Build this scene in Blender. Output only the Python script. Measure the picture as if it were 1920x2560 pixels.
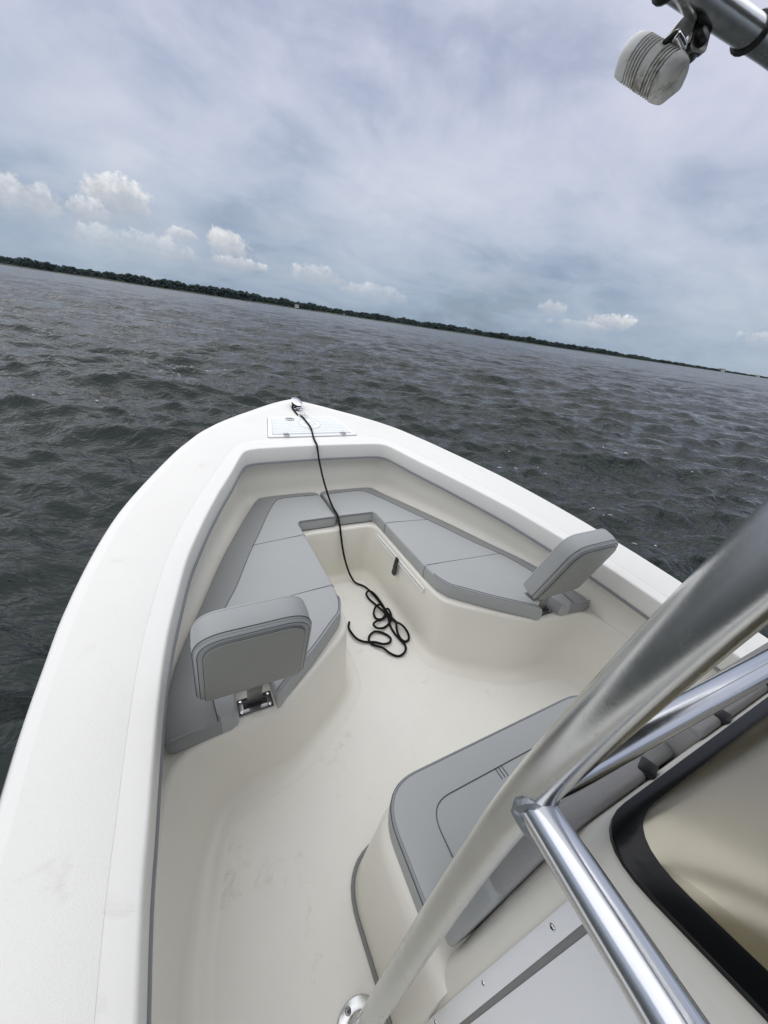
import bpy, bmesh, math, random
import numpy as np
from mathutils import Vector, Matrix
from mathutils.geometry import delaunay_2d_cdt
random.seed(7)
rng = np.random.default_rng(11)
RAD = math.radians
for o in list(bpy.data.objects):
    bpy.data.objects.remove(o, do_unlink=True)
SC = bpy.context.scene
COL = SC.collection

# ------------------------------------------------------------------ camera
def rot3(yaw, pitch, roll):
    cy, sy = math.cos(yaw), math.sin(yaw)
    cp, sp = math.cos(pitch), math.sin(pitch)
    cr, sr = math.cos(roll), math.sin(roll)
    Rz = Matrix(((cy, -sy, 0), (sy, cy, 0), (0, 0, 1)))
    Rx = Matrix(((1, 0, 0), (0, cp, -sp), (0, sp, cp)))
    Ry = Matrix(((cr, 0, sr), (0, 1, 0), (-sr, 0, cr)))
    return Rz @ Rx @ Ry
# the boat rides with a small list; its own frame: x starboard, y forward, z up, floor at z = 0
UPB = Vector((0.0252, 0.0080, 0.99965)).normalized()
BOAT = UPB.rotation_difference(Vector((0, 0, 1))).to_matrix().to_4x4()
CAM_R = rot3(RAD(-30.038), RAD(-27.404), RAD(-7.487))
CAM_P = Vector((-0.8353, 0.0, 1.65))
cd = bpy.data.cameras.new('camera')
cam = bpy.data.objects.new('camera', cd)
COL.objects.link(cam)
r = CAM_R
cam.matrix_world = BOAT @ Matrix(((r[0][0], r[0][2], -r[0][1], CAM_P.x), (r[1][0], r[1][2], -r[1][1], CAM_P.y),
                                  (r[2][0], r[2][2], -r[2][1], CAM_P.z), (0, 0, 0, 1)))
cd.sensor_fit = 'VERTICAL'
cd.sensor_height = 36.0
cd.lens = 961.2 / 2560 * 36
cd.clip_start = 0.02
cd.clip_end = 20000
SC.camera = cam
SC.render.resolution_x, SC.render.resolution_y = 768, 1024
SC.view_settings.view_transform = 'Standard'
SC.view_settings.look = 'None'
SC.view_settings.gamma = 1.0
SC.view_settings.exposure = 0.33

# ------------------------------------------------------------------ sky
SUN_AZ, SUN_EL = RAD(-80), RAD(75)
world = bpy.data.worlds.new('World')
SC.world = world
world.use_nodes = True
wt = world.node_tree
wt.nodes.clear()
class G:
    """small helper that writes shader node graphs"""
    def __init__(s, tree): s.t = tree
    def n(s, kind, **kw):
        nd = s.t.nodes.new(kind)
        for k, v in kw.items(): setattr(nd, k, v)
        return nd
    def put(s, sock, v):
        if isinstance(v, bpy.types.NodeSocket): s.t.links.new(v, sock)
        elif v is not None: sock.default_value = v
    def m(s, op, a, b=None, c=None, clamp=False):
        nd = s.n('ShaderNodeMath', operation=op, use_clamp=clamp)
        for i, v in enumerate((a, b, c)): s.put(nd.inputs[i], v)
        return nd.outputs[0]
    def v(s, op, a, b=None, sc=None):
        nd = s.n('ShaderNodeVectorMath', operation=op)
        s.put(nd.inputs[0], a); s.put(nd.inputs[1], b)
        if sc is not None: s.put(nd.inputs['Scale'], sc)
        return nd.outputs['Value'] if op in ('DOT_PRODUCT', 'LENGTH') else nd.outputs['Vector']
    def noise(s, vec, scale, detail=4, rough=.55, dist=0, out='Fac'):
        nd = s.n('ShaderNodeTexNoise')
        s.put(nd.inputs['Vector'], vec); s.put(nd.inputs['Scale'], scale)
        nd.inputs['Detail'].default_value = detail
        nd.inputs['Roughness'].default_value = rough
        nd.inputs['Distortion'].default_value = dist
        return nd.outputs[out]
    def ramp(s, fac, stops, mode='LINEAR'):
        nd = s.n('ShaderNodeValToRGB')
        cr = nd.color_ramp; cr.interpolation = mode
        while len(cr.elements) < len(stops): cr.elements.new(0.5)
        for e, (p, c) in zip(cr.elements, stops):
            e.position = p; e.color = (*c, 1) if len(c) == 3 else c
        s.put(nd.inputs[0], fac)
        return nd.outputs['Color']
    def mix(s, f, a, b, mode='MIX'):
        nd = s.n('ShaderNodeMix', data_type='RGBA', blend_type=mode)
        s.put(nd.inputs[0], f)
        s.put(nd.inputs[6], (*a, 1) if isinstance(a, tuple) and len(a) == 3 else a)
        s.put(nd.inputs[7], (*b, 1) if isinstance(b, tuple) and len(b) == 3 else b)
        return nd.outputs[2]
    def sstep(s, x, lo, hi):
        nd = s.n('ShaderNodeMapRange', interpolation_type='SMOOTHSTEP')
        s.put(nd.inputs[0], x); s.put(nd.inputs[1], lo); s.put(nd.inputs[2], hi)
        return nd.outputs[0]
g = G(wt)
tc = g.n('ShaderNodeTexCoord')
dv = g.v('NORMALIZE', tc.outputs['Generated'])
sep = g.n('ShaderNodeSeparateXYZ'); g.put(sep.inputs[0], dv)
dz = sep.outputs['Z']
az = g.m('MAXIMUM', dz, 0.0)
skytex = g.n('ShaderNodeTexSky', sky_type='NISHITA', sun_disc=False)
skytex.sun_elevation = SUN_EL
skytex.sun_rotation = SUN_AZ
skytex.air_density = 1.0; skytex.dust_density = 2.0; skytex.ozone_density = 1.5
sky_blue = g.v('SCALE', skytex.outputs[0], sc=0.075)
# high cloud sheet, laid out on a plane overhead
inv = g.m('DIVIDE', 1.0, g.m('ADD', az, 0.30))
plane = g.v('MULTIPLY', g.v('SCALE', dv, sc=inv), (1.0, 1.0, 0.0))
plane = g.v('ADD', plane, (3.7, 1.3, 0))
n1 = g.noise(plane, 1.0, 5, .52, .3)
n2 = g.noise(g.v('MULTIPLY', plane, (1.0, 1.25, 1)), 2.6, 5, .58, .5)
n3 = g.noise(dv, 7.0, 4, .6, .3)
veil = g.m('ADD', g.m('MULTIPLY', n1, .60), g.m('ADD', g.m('MULTIPLY', n2, .28), g.m('MULTIPLY', n3, .12)))
sheet_lo = g.ramp(veil, [(.36, (.35, .405, .535)), (.44, (.43, .475, .60)), (.54, (.52, .55, .66)), (.67, (.64, .65, .735))])
grad = g.ramp(az, [(0.0, (.60, .70, .72)), (.05, (.68, .78, .80)), (.18, (.92, .965, .965)), (.42, (1.16, 1.12, 1.11)), (.62, (1.32, 1.29, 1.20)), (1.0, (1.80, 1.74, 1.58))])
sheet = g.mix(1.0, sheet_lo, grad, 'MULTIPLY')
cover = g.sstep(veil, .36, .50)
cover = g.m('ADD', g.m('MULTIPLY', cover, .24), .75, clamp=True)
col = g.mix(cover, sky_blue, sheet)
# low stratus streaks near the horizon
st = g.noise(g.v('MULTIPLY', dv, (2.2, 2.2, 22.0)), 2.0, 4, .55, .2)
col_high = col
stm = g.m('MULTIPLY', g.sstep(st, .48, .68), g.m('MULTIPLY', g.sstep(az, .005, .05), g.sstep(az, .24, .12)))
col = g.mix(g.m('MULTIPLY', stm, .22), col, (.42, .45, .50))
# cumulus heaps standing over the far shore: (azimuth, elevation, half width, half height, strength)
HEAPS = [(-3.2, 7.3, 3.0, 2.2, 1.0), (-5.6, 5.6, 2.4, 1.3, .7), (-11.5, 5.6, 4.2, 2.0, .8), (-2.0, 3.6, 7.0, 1.5, .45), (7.0, 5.2, 2.6, 1.9, .95), (2.6, 5.2, 1.9, .9, .6), (8.2, 3.5, 3.6, .8, .6),
         (17.8, 3.9, 3.4, 1.4, .6), (25.0, 2.9, 5.0, 1.1, .4), (47.6, 4.1, 1.7, 1.1, .6), (54.2, 3.3, 3.0, 1.05, .85), (51.0, 2.6, 4.0, .6, .35),
         (69.5, 3.2, 3.5, 1.0, .5), (-30, 5.0, 6.0, 2.2, .8), (100, 4.0, 7, 1.6, .7), (-75, 4.4, 8, 1.8, .7)]
wob = g.noise(dv, 26.0, 5, .62, .25)
wob2 = g.noise(dv, 90.0, 3, .6, .2)
wv = g.m('ADD', g.m('MULTIPLY', g.m('SUBTRACT', wob, .5), 2.6), g.m('MULTIPLY', g.m('SUBTRACT', wob2, .5), 1.1))
shade = g.m('ADD', g.m('MULTIPLY', g.m('SUBTRACT', wob, .5), .9), g.m('MULTIPLY', g.m('SUBTRACT', wob2, .5), .5))
for a, e, wa, we, k in HEAPS:
    a, e = RAD(a), RAD(e)
    tvec = (math.cos(a), -math.sin(a), 0)
    uvec = (-math.sin(e) * math.sin(a), -math.sin(e) * math.cos(a), math.cos(e))
    fvec = (math.cos(e) * math.sin(a), math.cos(e) * math.cos(a), math.sin(e))
    x = g.m('DIVIDE', g.v('DOT_PRODUCT', dv, tvec), RAD(wa))
    y = g.m('DIVIDE', g.v('DOT_PRODUCT', dv, uvec), RAD(we))
    d2 = g.m('ADD', g.m('MULTIPLY', x, x), g.m('MULTIPLY', y, y))
    val = g.m('ADD', g.m('SUBTRACT', 1.0, d2), wv)
    msk = g.sstep(val, .0, .58)
    soft = g.sstep(y, -1.35, .15)                     # flat hazy base
    front = g.sstep(g.v('DOT_PRODUCT', dv, fvec), .8, .9)
    msk = g.m('MULTIPLY', g.m('MULTIPLY', msk, front), g.m('MULTIPLY', soft, k * .98))
    lit = g.m('ADD', g.m('ADD', g.m('MULTIPLY', y, .42), .42), shade)
    cc = g.ramp(lit, [(.0, (.36, .41, .48)), (.45, (.49, .52, .57)), (.78, (.70, .72, .74)), (1.0, (.92, .93, .94))])
    col = g.mix(msk, col, cc)
bg = g.n('ShaderNodeBackground'); bgh = g.n('ShaderNodeBackground')
g.put(bg.inputs['Color'], col); g.put(bgh.inputs['Color'], col_high)
SKY_STRENGTH = 0.88
bg.inputs['Strength'].default_value = SKY_STRENGTH; bgh.inputs['Strength'].default_value = SKY_STRENGTH
# nothing of the low clouds reaches this high: lets the renderer skip them there
mxs = g.n('ShaderNodeMixShader'); wt.links.new(g.m('GREATER_THAN', dz, .245), mxs.inputs[0])
wt.links.new(bg.outputs[0], mxs.inputs[1]); wt.links.new(bgh.outputs[0], mxs.inputs[2])
wo = g.n('ShaderNodeOutputWorld')
wt.links.new(mxs.outputs[0], wo.inputs['Surface'])
world.cycles.sampling_method = 'MANUAL'
world.cycles.sample_map_resolution = 256
# one soft sun behind the cloud sheet
sd = bpy.data.lights.new('sun', 'SUN')
sd.energy = 1.5
sd.angle = RAD(125)
sd.color = (1.0, .98, .945)
sun = bpy.data.objects.new('sun', sd)
COL.objects.link(sun)
sdir = Vector((math.sin(SUN_AZ) * math.cos(SUN_EL), math.cos(SUN_AZ) * math.cos(SUN_EL), math.sin(SUN_EL)))
sun.rotation_euler = (-sdir).to_track_quat('-Z', 'Y').to_euler()

# ------------------------------------------------------------------ materials
MATS = {}
def material(name, base, rough=.5, metal=0.0, var=0.0, vscale=3.0, speck=None, bump=None, bump2=None, coat=0.0, dirt=None, spec=.5, rvar=0.0, stretch=None):
    m = bpy.data.materials.new(name); m.use_nodes = True
    t = m.node_tree; t.nodes.clear(); q = G(t)
    out = q.n('ShaderNodeOutputMaterial'); b = q.n('ShaderNodeBsdfPrincipled')
    t.links.new(b.outputs[0], out.inputs['Surface'])
    co = q.n('ShaderNodeTexCoord').outputs['Object']
    if stretch: co = q.v('MULTIPLY', co, stretch)
    c = (*base, 1)
    if var:
        nz = q.noise(co, vscale, 5, .6)
        f = q.m('ADD', q.m('MULTIPLY', q.m('SUBTRACT', nz, .5), 2 * var), 1.0)
        c = q.mix(1.0, c, q.v('SCALE', (1, 1, 1), sc=f), 'MULTIPLY')
    if speck:     # (scale, amount, colour)
        nz = q.noise(co, speck[0], 2, .5)
        c = q.mix(q.m('MULTIPLY', q.sstep(nz, .60, .72), speck[1]), c, speck[2])
    if dirt:      # (scale, threshold, amount, colour)
        nz = q.m('ADD', q.m('MULTIPLY', q.noise(co, dirt[0], 8, .68, .8), .6), q.m('MULTIPLY', q.noise(co, dirt[0] * .21, 3, .5), .4))
        c = q.mix(q.m('MULTIPLY', q.sstep(nz, dirt[1], dirt[1] + .14), dirt[2]), c, dirt[3])
    q.put(b.inputs['Base Color'], c)
    rr = rough
    if rvar:
        rr = q.m('ADD', q.m('MULTIPLY', q.m('SUBTRACT', q.noise(co, vscale * 2.3, 5, .65), .5), 2 * rvar), rough, clamp=True)
    q.put(b.inputs['Roughness'], rr)
    b.inputs['Metallic'].default_value = metal
    b.inputs['Specular IOR Level'].default_value = spec
    b.inputs['Coat Weight'].default_value = coat
    b.inputs['Coat Roughness'].default_value = .08
    nrm = None
    for bp in (bump, bump2):
        if not bp: continue
        nd = q.n('ShaderNodeBump'); nd.inputs['Strength'].default_value = bp[1]; nd.inputs['Distance'].default_value = bp[2]
        q.put(nd.inputs['Height'], q.noise(co, bp[0], bp[3] if len(bp) > 3 else 3, .6))
        if nrm: t.links.new(nrm, nd.inputs['Normal'])
        nrm = nd.outputs[0]
    if nrm: t.links.new(nrm, b.inputs['Normal'])
    MATS[name] = m
    return m
GEL = material('deck gelcoat', (.755, .745, .705), .42, var=.035, vscale=1.6, bump=(420, .25, .0012, 2), dirt=(9, .575, .38, (.50, .48, .43)), spec=.4)
NONSKID = material('white non skid', (.735, .725, .685), .6, var=.04, vscale=1.8, speck=(300, .12, (.58, .57, .53)), bump=(260, .45, .0018, 2), dirt=(8, .56, .42, (.47, .45, .40)), spec=.25)
GELS = material('smooth gelcoat', (.79, .79, .775), .28, var=.03, vscale=2.0, bump=(14, .06, .004, 3))
LINER = material('cream liner gelcoat', (.735, .712, .635), .32, var=.05, vscale=2.2, dirt=(7, .62, .25, (.45, .42, .35)), bump=(9, .06, .004, 3))
FLOOR = material('cream non skid floor', (.775, .76, .70), .55, var=.06, vscale=2.6, speck=(260, .22, (.52, .50, .43)), bump=(330, .35, .0014, 2), dirt=(13, .55, .50, (.46, .44, .38)), spec=.3)
VINYL = material('light grey vinyl', (.352, .363, .358), .50, var=.03, vscale=5, bump=(700, .15, .0006, 2), bump2=(9, .22, .007, 3), spec=.38)
VINYL2 = material('mid grey vinyl', (.245, .252, .250), .55, var=.04, vscale=6, bump=(700, .16, .0006, 2), bump2=(8, .12, .005, 3), spec=.35)
VPANEL = material('back panel vinyl', (.27, .275, .255), .50, var=.03, vscale=3, bump=(500, .08, .0005, 2), spec=.35)
MESHF = material('grey woven mesh fabric', (.20, .195, .195), .75, var=.10, vscale=420, bump=(620, .7, .0015, 1), spec=.2)
PIPING = material('grey piping', (.27, .28, .285), .5, spec=.35)
THREAD = material('dark seam thread', (.055, .06, .065), .7)
RUBBER = material('grey rubber trim', (.23, .235, .25), .55, var=.05, vscale=6)
CAULK = material('grey caulk', (.20, .20, .195), .6, var=.1, vscale=20)
ALU = material('brushed anodised aluminium', (.66, .665, .66), .25, 1.0, var=.10, vscale=9, rvar=.10, bump=(220, .10, .0006, 4), dirt=(17, .70, .5, (.2, .19, .18)))
POL = material('polished aluminium rail', (.66, .675, .70), .16, 1.0, var=.05, vscale=12, rvar=.07, bump=(160, .05, .0005, 3))
WELD = material('weld bead', (.33, .35, .36), .48, 1.0, var=.2, vscale=60, bump=(160, .6, .002, 4))
SATIN = material('satin stainless strap', (.68, .68, .66), .34, 1.0, rvar=.06)
MESHF2 = material('light woven backing', (.33, .325, .32), .75, var=.10, vscale=420, bump=(620, .7, .0015, 1), spec=.2)
CHROME = material('stainless steel', (.62, .62, .61), .12, 1.0, rvar=.05, bump=(90, .04, .0005, 2))
DKCHROME = material('mount plate steel', (.22, .22, .22), .2, 1.0, rvar=.06)
BLACK = material('black plastic', (.012, .012, .013), .38, var=.2, vscale=30)
SLOT = material('dark slot', (.01, .01, .01), .7)
ROPE = material('black braided rope', (.010, .010, .011), .8, bump=(900, .9, .003, 1), spec=.2)
EVA = material('pale foam deck pad', (.78, .80, .785), .7, var=.03, vscale=8, bump=(300, .2, .001, 2), spec=.2)
EVAG = material('pale grey groove', (.52, .56, .56), .8, spec=.2)
PANELW = material('white starboard panel', (.78, .785, .79), .42, var=.04, vscale=2.2, bump=(60, .08, .001, 3), dirt=(30, .66, .3, (.30, .27, .23)))
BORDER = material('black windshield border', (.005, .0055, .006), .20, rvar=.05, vscale=3, spec=.28)
LAMPW = material('weathered white lamp housing', (.82, .82, .80), .5, var=.06, vscale=30, bump=(260, .25, .0008, 3), dirt=(30, .50, .8, (.20, .19, .11)))
CANVAS = material('grey canvas', (.11, .115, .12), .85, bump=(500, .4, .001, 1))
DARKM = material('dark painted bracket', (.10, .10, .10), .30, .9, var=.25, vscale=40, rvar=.1)
GASK = material('mildewed gasket', (.07, .065, .04), .8, var=.4, vscale=60)
HULLM = material('hull gelcoat', (.75, .76, .76), .2, coat=.3)
HOUSE = material('far house wall', (.62, .60, .56), .7)
ROOFM = material('far house roof', (.12, .11, .10), .8)
SHOREM = material('marsh bank', (.048, .056, .034), .9, var=.35, vscale=.05)

# clear acrylic of the windshield
m = bpy.data.materials.new('tinted acrylic'); m.use_nodes = True
t = m.node_tree; t.nodes.clear(); q = G(t)
out = q.n('ShaderNodeOutputMaterial'); gl = q.n('ShaderNodeBsdfGlossy'); tr = q.n('ShaderNodeBsdfTransparent'); mx = q.n('ShaderNodeMixShader')
gl.inputs['Roughness'].default_value = .09; gl.inputs['Color'].default_value = (.9, .9, .9, 1); tr.inputs['Color'].default_value = (.88, .855, .775, 1)
fr = q.n('ShaderNodeFresnel'); fr.inputs['IOR'].default_value = 1.49
t.links.new(q.m('MULTIPLY', fr.outputs[0], .7), mx.inputs[0]); t.links.new(tr.outputs[0], mx.inputs[1]); t.links.new(gl.outputs[0], mx.inputs[2]); t.links.new(mx.outputs[0], out.inputs['Surface'])
ACRYL = m

# foliage of the far wood, with bluish distance haze mixed into its colour
m = material('hazed far foliage', (.050, .068, .066), .9, var=.45, vscale=.3, spec=.1)
WOODM = m

# water
m = bpy.data.materials.new('lake water'); m.use_nodes = True
t = m.node_tree; t.nodes.clear(); q = G(t)
out = q.n('ShaderNodeOutputMaterial'); b = q.n('ShaderNodeBsdfPrincipled'); t.links.new(b.outputs[0], out.inputs['Surface'])
geo = q.n('ShaderNodeNewGeometry'); pos = geo.outputs['Position']
dist = q.v('LENGTH', q.v('MULTIPLY', pos, (1, 1, 0)))
murk = q.noise(pos, .25, 3, .5)
q.put(b.inputs['Base Color'], q.mix(murk, (.0040, .0058, .0046), (.0085, .0105, .0078)))
q.put(b.inputs['Roughness'], q.ramp(q.m('DIVIDE', dist, 400.0), [(0, (.03,) * 3), (.03, (.04,) * 3), (.15, (.08,) * 3), (1, (.20,) * 3)]))
b.inputs['IOR'].default_value = 1.333
b.inputs['Specular IOR Level'].default_value = .5
b.inputs['Specular Tint'].default_value = (.82, 1.0, .97, 1)
pa = q.v('MULTIPLY', q.v('ADD', pos, q.v('SCALE', q.noise(pos, .6, 2, .5, 0, 'Color'), sc=.5)), (1, 1, .3))
nr = q.n('ShaderNodeVectorRotate', rotation_type='Z_AXIS'); q.put(nr.inputs['Vector'], pa); nr.inputs['Angle'].default_value = RAD(25)
pb = q.v('MULTIPLY', nr.outputs[0], (.55, 1.0, 1))
def ridge(v): return q.m('SUBTRACT', 1.0, q.m('ABSOLUTE', q.m('SUBTRACT', q.m('MULTIPLY', v, 2.0), 1.0)))     # sharp little crests
h1 = ridge(q.noise(pb, 1.1, 2, .5, .3))
h2 = ridge(q.noise(pb, 3.6, 3, .55, .4))
h3 = ridge(q.noise(pb, 12.0, 2, .5, .3))
near = q.ramp(q.m('DIVIDE', dist, 120.0), [(0, (1, 1, 1)), (.25, (.8, .8, .8)), (1, (.5, .5, .5))])
hh = q.m('ADD', q.m('MULTIPLY', h1, q.ramp(q.m('DIVIDE', dist, 100.0), [(0, (.01,) * 3), (.2, (.06,) * 3), (1, (.20,) * 3)])), q.m('ADD', q.m('MULTIPLY', h2, q.ramp(q.m('DIVIDE', dist, 40.0), [(0, (.020,) * 3), (.25, (.045,) * 3), (1, (.075,) * 3)])), q.m('MULTIPLY', h3, q.m('MULTIPLY', near, .013))))
bm_ = q.n('ShaderNodeBump'); bm_.inputs['Strength'].default_value = 1.0; bm_.inputs['Distance'].default_value = 1.0
q.put(bm_.inputs['Height'], hh); t.links.new(bm_.outputs[0], b.inputs['Normal'])
WATER = m
FOAM = material('foam', (.62, .64, .64), .8)

# ------------------------------------------------------------------ mesh helpers
def link(name, me, mat=None, parent=None, mw=None, sharp=None, smooth=True):
    if mat and not me.materials: me.materials.append(mat)
    if smooth:
        me.shade_smooth()
        if sharp is not None: me.set_sharp_from_angle(angle=RAD(sharp))
    o = bpy.data.objects.new(name, me); COL.objects.link(o)
    if parent is not None:
        o.parent = parent
        if mw is not None: o.matrix_local = mw
    else:
        o.matrix_world = (BOAT @ mw) if mw is not None else BOAT
    return o
def mesh(name, V, F):
    me = bpy.data.meshes.new(name); me.from_pydata([tuple(v) for v in V], [], F); me.update(); return me
def thing(name, label, cat, base=(0, 0, 0), group=None):
    o = bpy.data.objects.new(name, None); o.empty_display_size = .1; COL.objects.link(o)
    o.matrix_world = BOAT @ Matrix.Translation(base)
    tag(o, label, cat, group); return o
def tag(o, label=None, cat=None, group=None, kind=None):
    if label: o['label'] = label
    if cat: o['category'] = cat
    if group: o['group'] = group
    if kind: o['kind'] = kind
    return o
def loc(parent):   # parts are modelled in the boat frame; this shifts them under an empty that stands at its base
    return (BOAT.inverted() @ parent.matrix_world).inverted()
def part(name, V, F, mat, parent, sharp=40, smooth=True, xf=None):
    me = mesh(name, V, F)
    if xf is not None: me.transform(xf)
    me.transform(loc(TOPOF(parent)) if True else Matrix())
    return link(name, me, mat, parent, sharp=sharp, smooth=smooth)
def TOPOF(o):
    while o.parent: o = o.parent
    return o
def catmull(P, n=8, closed=False):
    P = [Vector(p) for p in P]; out = []
    N = len(P); rngi = range(N if closed else N - 1)
    for i in rngi:
        p1, p2 = P[i], P[(i + 1) % N]
        p0 = P[(i - 1) % N] if (closed or i > 0) else p1 * 2 - p2
        p3 = P[(i + 2) % N] if (closed or i + 2 < N) else p2 * 2 - p1
        for k in range(n):
            t = k / n
            out.append(.5 * ((2 * p1) + (p2 - p0) * t + (2 * p0 - 5 * p1 + 4 * p2 - p3) * t * t + (3 * p1 - p0 - 3 * p2 + p3) * t ** 3))
    if not closed: out.append(P[-1])
    return out
def tube(P, rad, seg=10, closed=False, cap=True):
    P = [Vector(p) for p in P]; N = len(P)
    rads = rad if isinstance(rad, (list, tuple)) else [rad] * N
    T = []
    for i in range(N):
        a = P[(i - 1) % N] if (closed or i) else P[0]
        c = P[(i + 1) % N] if (closed or i < N - 1) else P[-1]
        T.append((c - a).normalized())
    nrm = T[0].orthogonal().normalized()
    if abs(T[0].z) < .9: nrm = (Vector((0, 0, 1)) - T[0] * T[0].z).normalized()
    V, F = [], []
    for i in range(N):
        nrm = (nrm - T[i] * nrm.dot(T[i])).normalized(); bn = T[i].cross(nrm)
        for k in range(seg):
            a = 2 * math.pi * k / seg
            V.append(P[i] + (nrm * math.cos(a) + bn * math.sin(a)) * rads[i])
    for i in range(N if closed else N - 1):
        j = (i + 1) % N
        for k in range(seg):
            k2 = (k + 1) % seg
            F.append((i * seg + k, i * seg + k2, j * seg + k2, j * seg + k))
    if cap and not closed:
        F.append(tuple(range(seg - 1, -1, -1))); F.append(tuple((N - 1) * seg + k for k in range(seg)))
    return V, F
def merge(*vf):
    V, F = [], []
    for v, f in vf:
        o = len(V); V += list(v); F += [tuple(i + o for i in x) for x in f]
    return V, F
def loft(rows, closed=False):
    n = len(rows[0]); V = [p for r_ in rows for p in r_]; F = []
    for i in range(len(rows) - 1):
        for k in range(n if closed else n - 1):
            k2 = (k + 1) % n
            F.append((i * n + k, i * n + k2, (i + 1) * n + k2, (i + 1) * n + k))
    return V, F
def box(c, s, bev=0.0, seg=2, R=None):
    bm = bmesh.new(); bmesh.ops.create_cube(bm, size=1)
    bmesh.ops.scale(bm, vec=s, verts=bm.verts)
    if bev: bmesh.ops.bevel(bm, geom=list(bm.edges), offset=bev, segments=seg, profile=.5, affect='EDGES')
    if R is not None: bmesh.ops.transform(bm, matrix=R.to_4x4(), verts=bm.verts)
    bmesh.ops.translate(bm, vec=c, verts=bm.verts)
    bm.verts.index_update()
    V = [v.co.copy() for v in bm.verts]; F = [tuple(v.index for v in f.verts) for f in bm.faces]; bm.free(); return V, F
def lathe(prof, seg=20, axis=None, c=(0, 0, 0)):
    """profile of (radius, height) turned about z, then z turned to axis, at c"""
    R = Vector((0, 0, 1)).rotation_difference(Vector(axis)).to_matrix() if axis is not None else Matrix.Identity(3)
    V, F = [], []; c = Vector(c)
    for rr, h in prof:
        for k in range(seg):
            a = 2 * math.pi * k / seg
            V.append(c + R @ Vector((rr * math.cos(a), rr * math.sin(a), h)))
    for i in range(len(prof) - 1):
        for k in range(seg):
            k2 = (k + 1) % seg
            F.append((i * seg + k, i * seg + k2, (i + 1) * seg + k2, (i + 1) * seg + k))
    F.append(tuple(range(seg - 1, -1, -1))); F.append(tuple((len(prof) - 1) * seg + k for k in range(seg)))
    return V, F
def rounded(P, rads, n=6):
    """polygon with rounded corners, counter clockwise"""
    P = [Vector(p) for p in P]; out = []
    for i, p in enumerate(P):
        rr = rads[i] if isinstance(rads, (list, tuple)) else rads
        a, b_ = P[i - 1], P[(i + 1) % len(P)]
        if rr <= 0: out.append(p); continue
        u, w = (a - p), (b_ - p); lu, lw = u.length, w.length
        d = min(rr, lu * .48, lw * .48)
        s0, s1 = p + u / lu * d, p + w / lw * d
        for k in range(n + 1):
            tt = k / n
            out.append(s0 * (1 - tt) ** 2 + p * 2 * tt * (1 - tt) + s1 * tt * tt)
    return out
def densify(P, step, closed=True):
    out = []
    for i in range(len(P) if closed else len(P) - 1):
        a, b_ = P[i], P[(i + 1) % len(P)]; n = max(1, int(math.ceil((b_ - a).length / step)))
        for k in range(n): out.append(a.lerp(b_, k / n))
    if not closed: out.append(P[-1])
    return out
def normals2(P, closed=True):
    out = []; N = len(P)
    for i in range(N):
        a = P[(i - 1) % N] if (closed or i) else P[i]
        c = P[(i + 1) % N] if (closed or i < N - 1) else P[i]
        e1 = (P[i] - a); e2 = (c - P[i])
        e1 = e1.normalized() if e1.length > 1e-9 else e2.normalized(); e2 = e2.normalized() if e2.length > 1e-9 else e1
        n1, n2_ = Vector((-e1.y, e1.x)), Vector((-e2.y, e2.x)); m_ = n1 + n2_
        m_ = m_.normalized() if m_.length > 1e-6 else n1
        out.append(m_ / max(.6, m_.dot(n1)))
    return out
def dist_to(P, pts):
    A = np.array([(p.x, p.y) for p in P]); B = np.roll(A, -1, 0); d = np.full(len(pts), 1e9)
    X = np.array(pts)
    for a, b_ in zip(A, B):
        e = b_ - a; L = (e @ e) or 1e-12
        tt = np.clip(((X - a) @ e) / L, 0, 1); d = np.minimum(d, np.hypot(*(X - a - tt[:, None] * e).T))
    return d
def inside(P, pts):
    A = np.array([(p.x, p.y) for p in P]); X = np.array(pts); r_ = np.zeros(len(X), bool); j = len(A) - 1
    for i in range(len(A)):
        c = ((A[i, 1] > X[:, 1]) != (A[j, 1] > X[:, 1])) & (X[:, 0] < (A[j, 0] - A[i, 0]) * (X[:, 1] - A[i, 1]) / (A[j, 1] - A[i, 1] + 1e-15) + A[i, 0])
        r_ ^= c; j = i
    return r_
def cap(P, zf, grid=None, lines=()):
    """triangulated sheet inside outline P"""
    pts = [Vector((p.x, p.y)) for p in P]; n = len(pts)
    if grid:
        xs = np.arange(min(p.x for p in P), max(p.x for p in P), grid); ys = np.arange(min(p.y for p in P), max(p.y for p in P), grid)
        X = np.array([(x + (grid * .5 if j % 2 else 0), y) for j, y in enumerate(ys) for x in xs])
        X = X[inside(P, X)]
        if len(X): X = X[dist_to(P, X) > grid * .45]
        pts += [Vector(p) for p in X]
    ed = [(i, (i + 1) % n) for i in range(n)]
    for ln in lines:
        L_ = [Vector((p[0], p[1])) for p in ln]; ins_ = inside(P, [(p.x, p.y) for p in L_]); k0 = len(pts); L_ = [p for p, k_ in zip(L_, ins_) if k_]
        pts += L_; ed += [(k0 + i, k0 + i + 1) for i in range(len(L_) - 1)]
    r_ = delaunay_2d_cdt(pts, ed, [], 1, 1e-6)
    zz = zf(np.array([(v.x, v.y) for v in r_[0]]))
    return [Vector((v.x, v.y, z)) for v, z in zip(r_[0], zz)], [tuple(f) for f in r_[2]]
def weld(V, F, d=2e-5):
    bm = bmesh.new(); vs = [bm.verts.new(v) for v in V]
    for f in F:
        try: bm.faces.new([vs[i] for i in f])
        except ValueError: pass
    bmesh.ops.remove_doubles(bm, verts=bm.verts, dist=d)
    bmesh.ops.recalc_face_normals(bm, faces=bm.faces)
    bm.verts.index_update()
    V = [v.co.copy() for v in bm.verts]; F = [tuple(v.index for v in f.verts) for f in bm.faces]; bm.free(); return V, F
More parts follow.
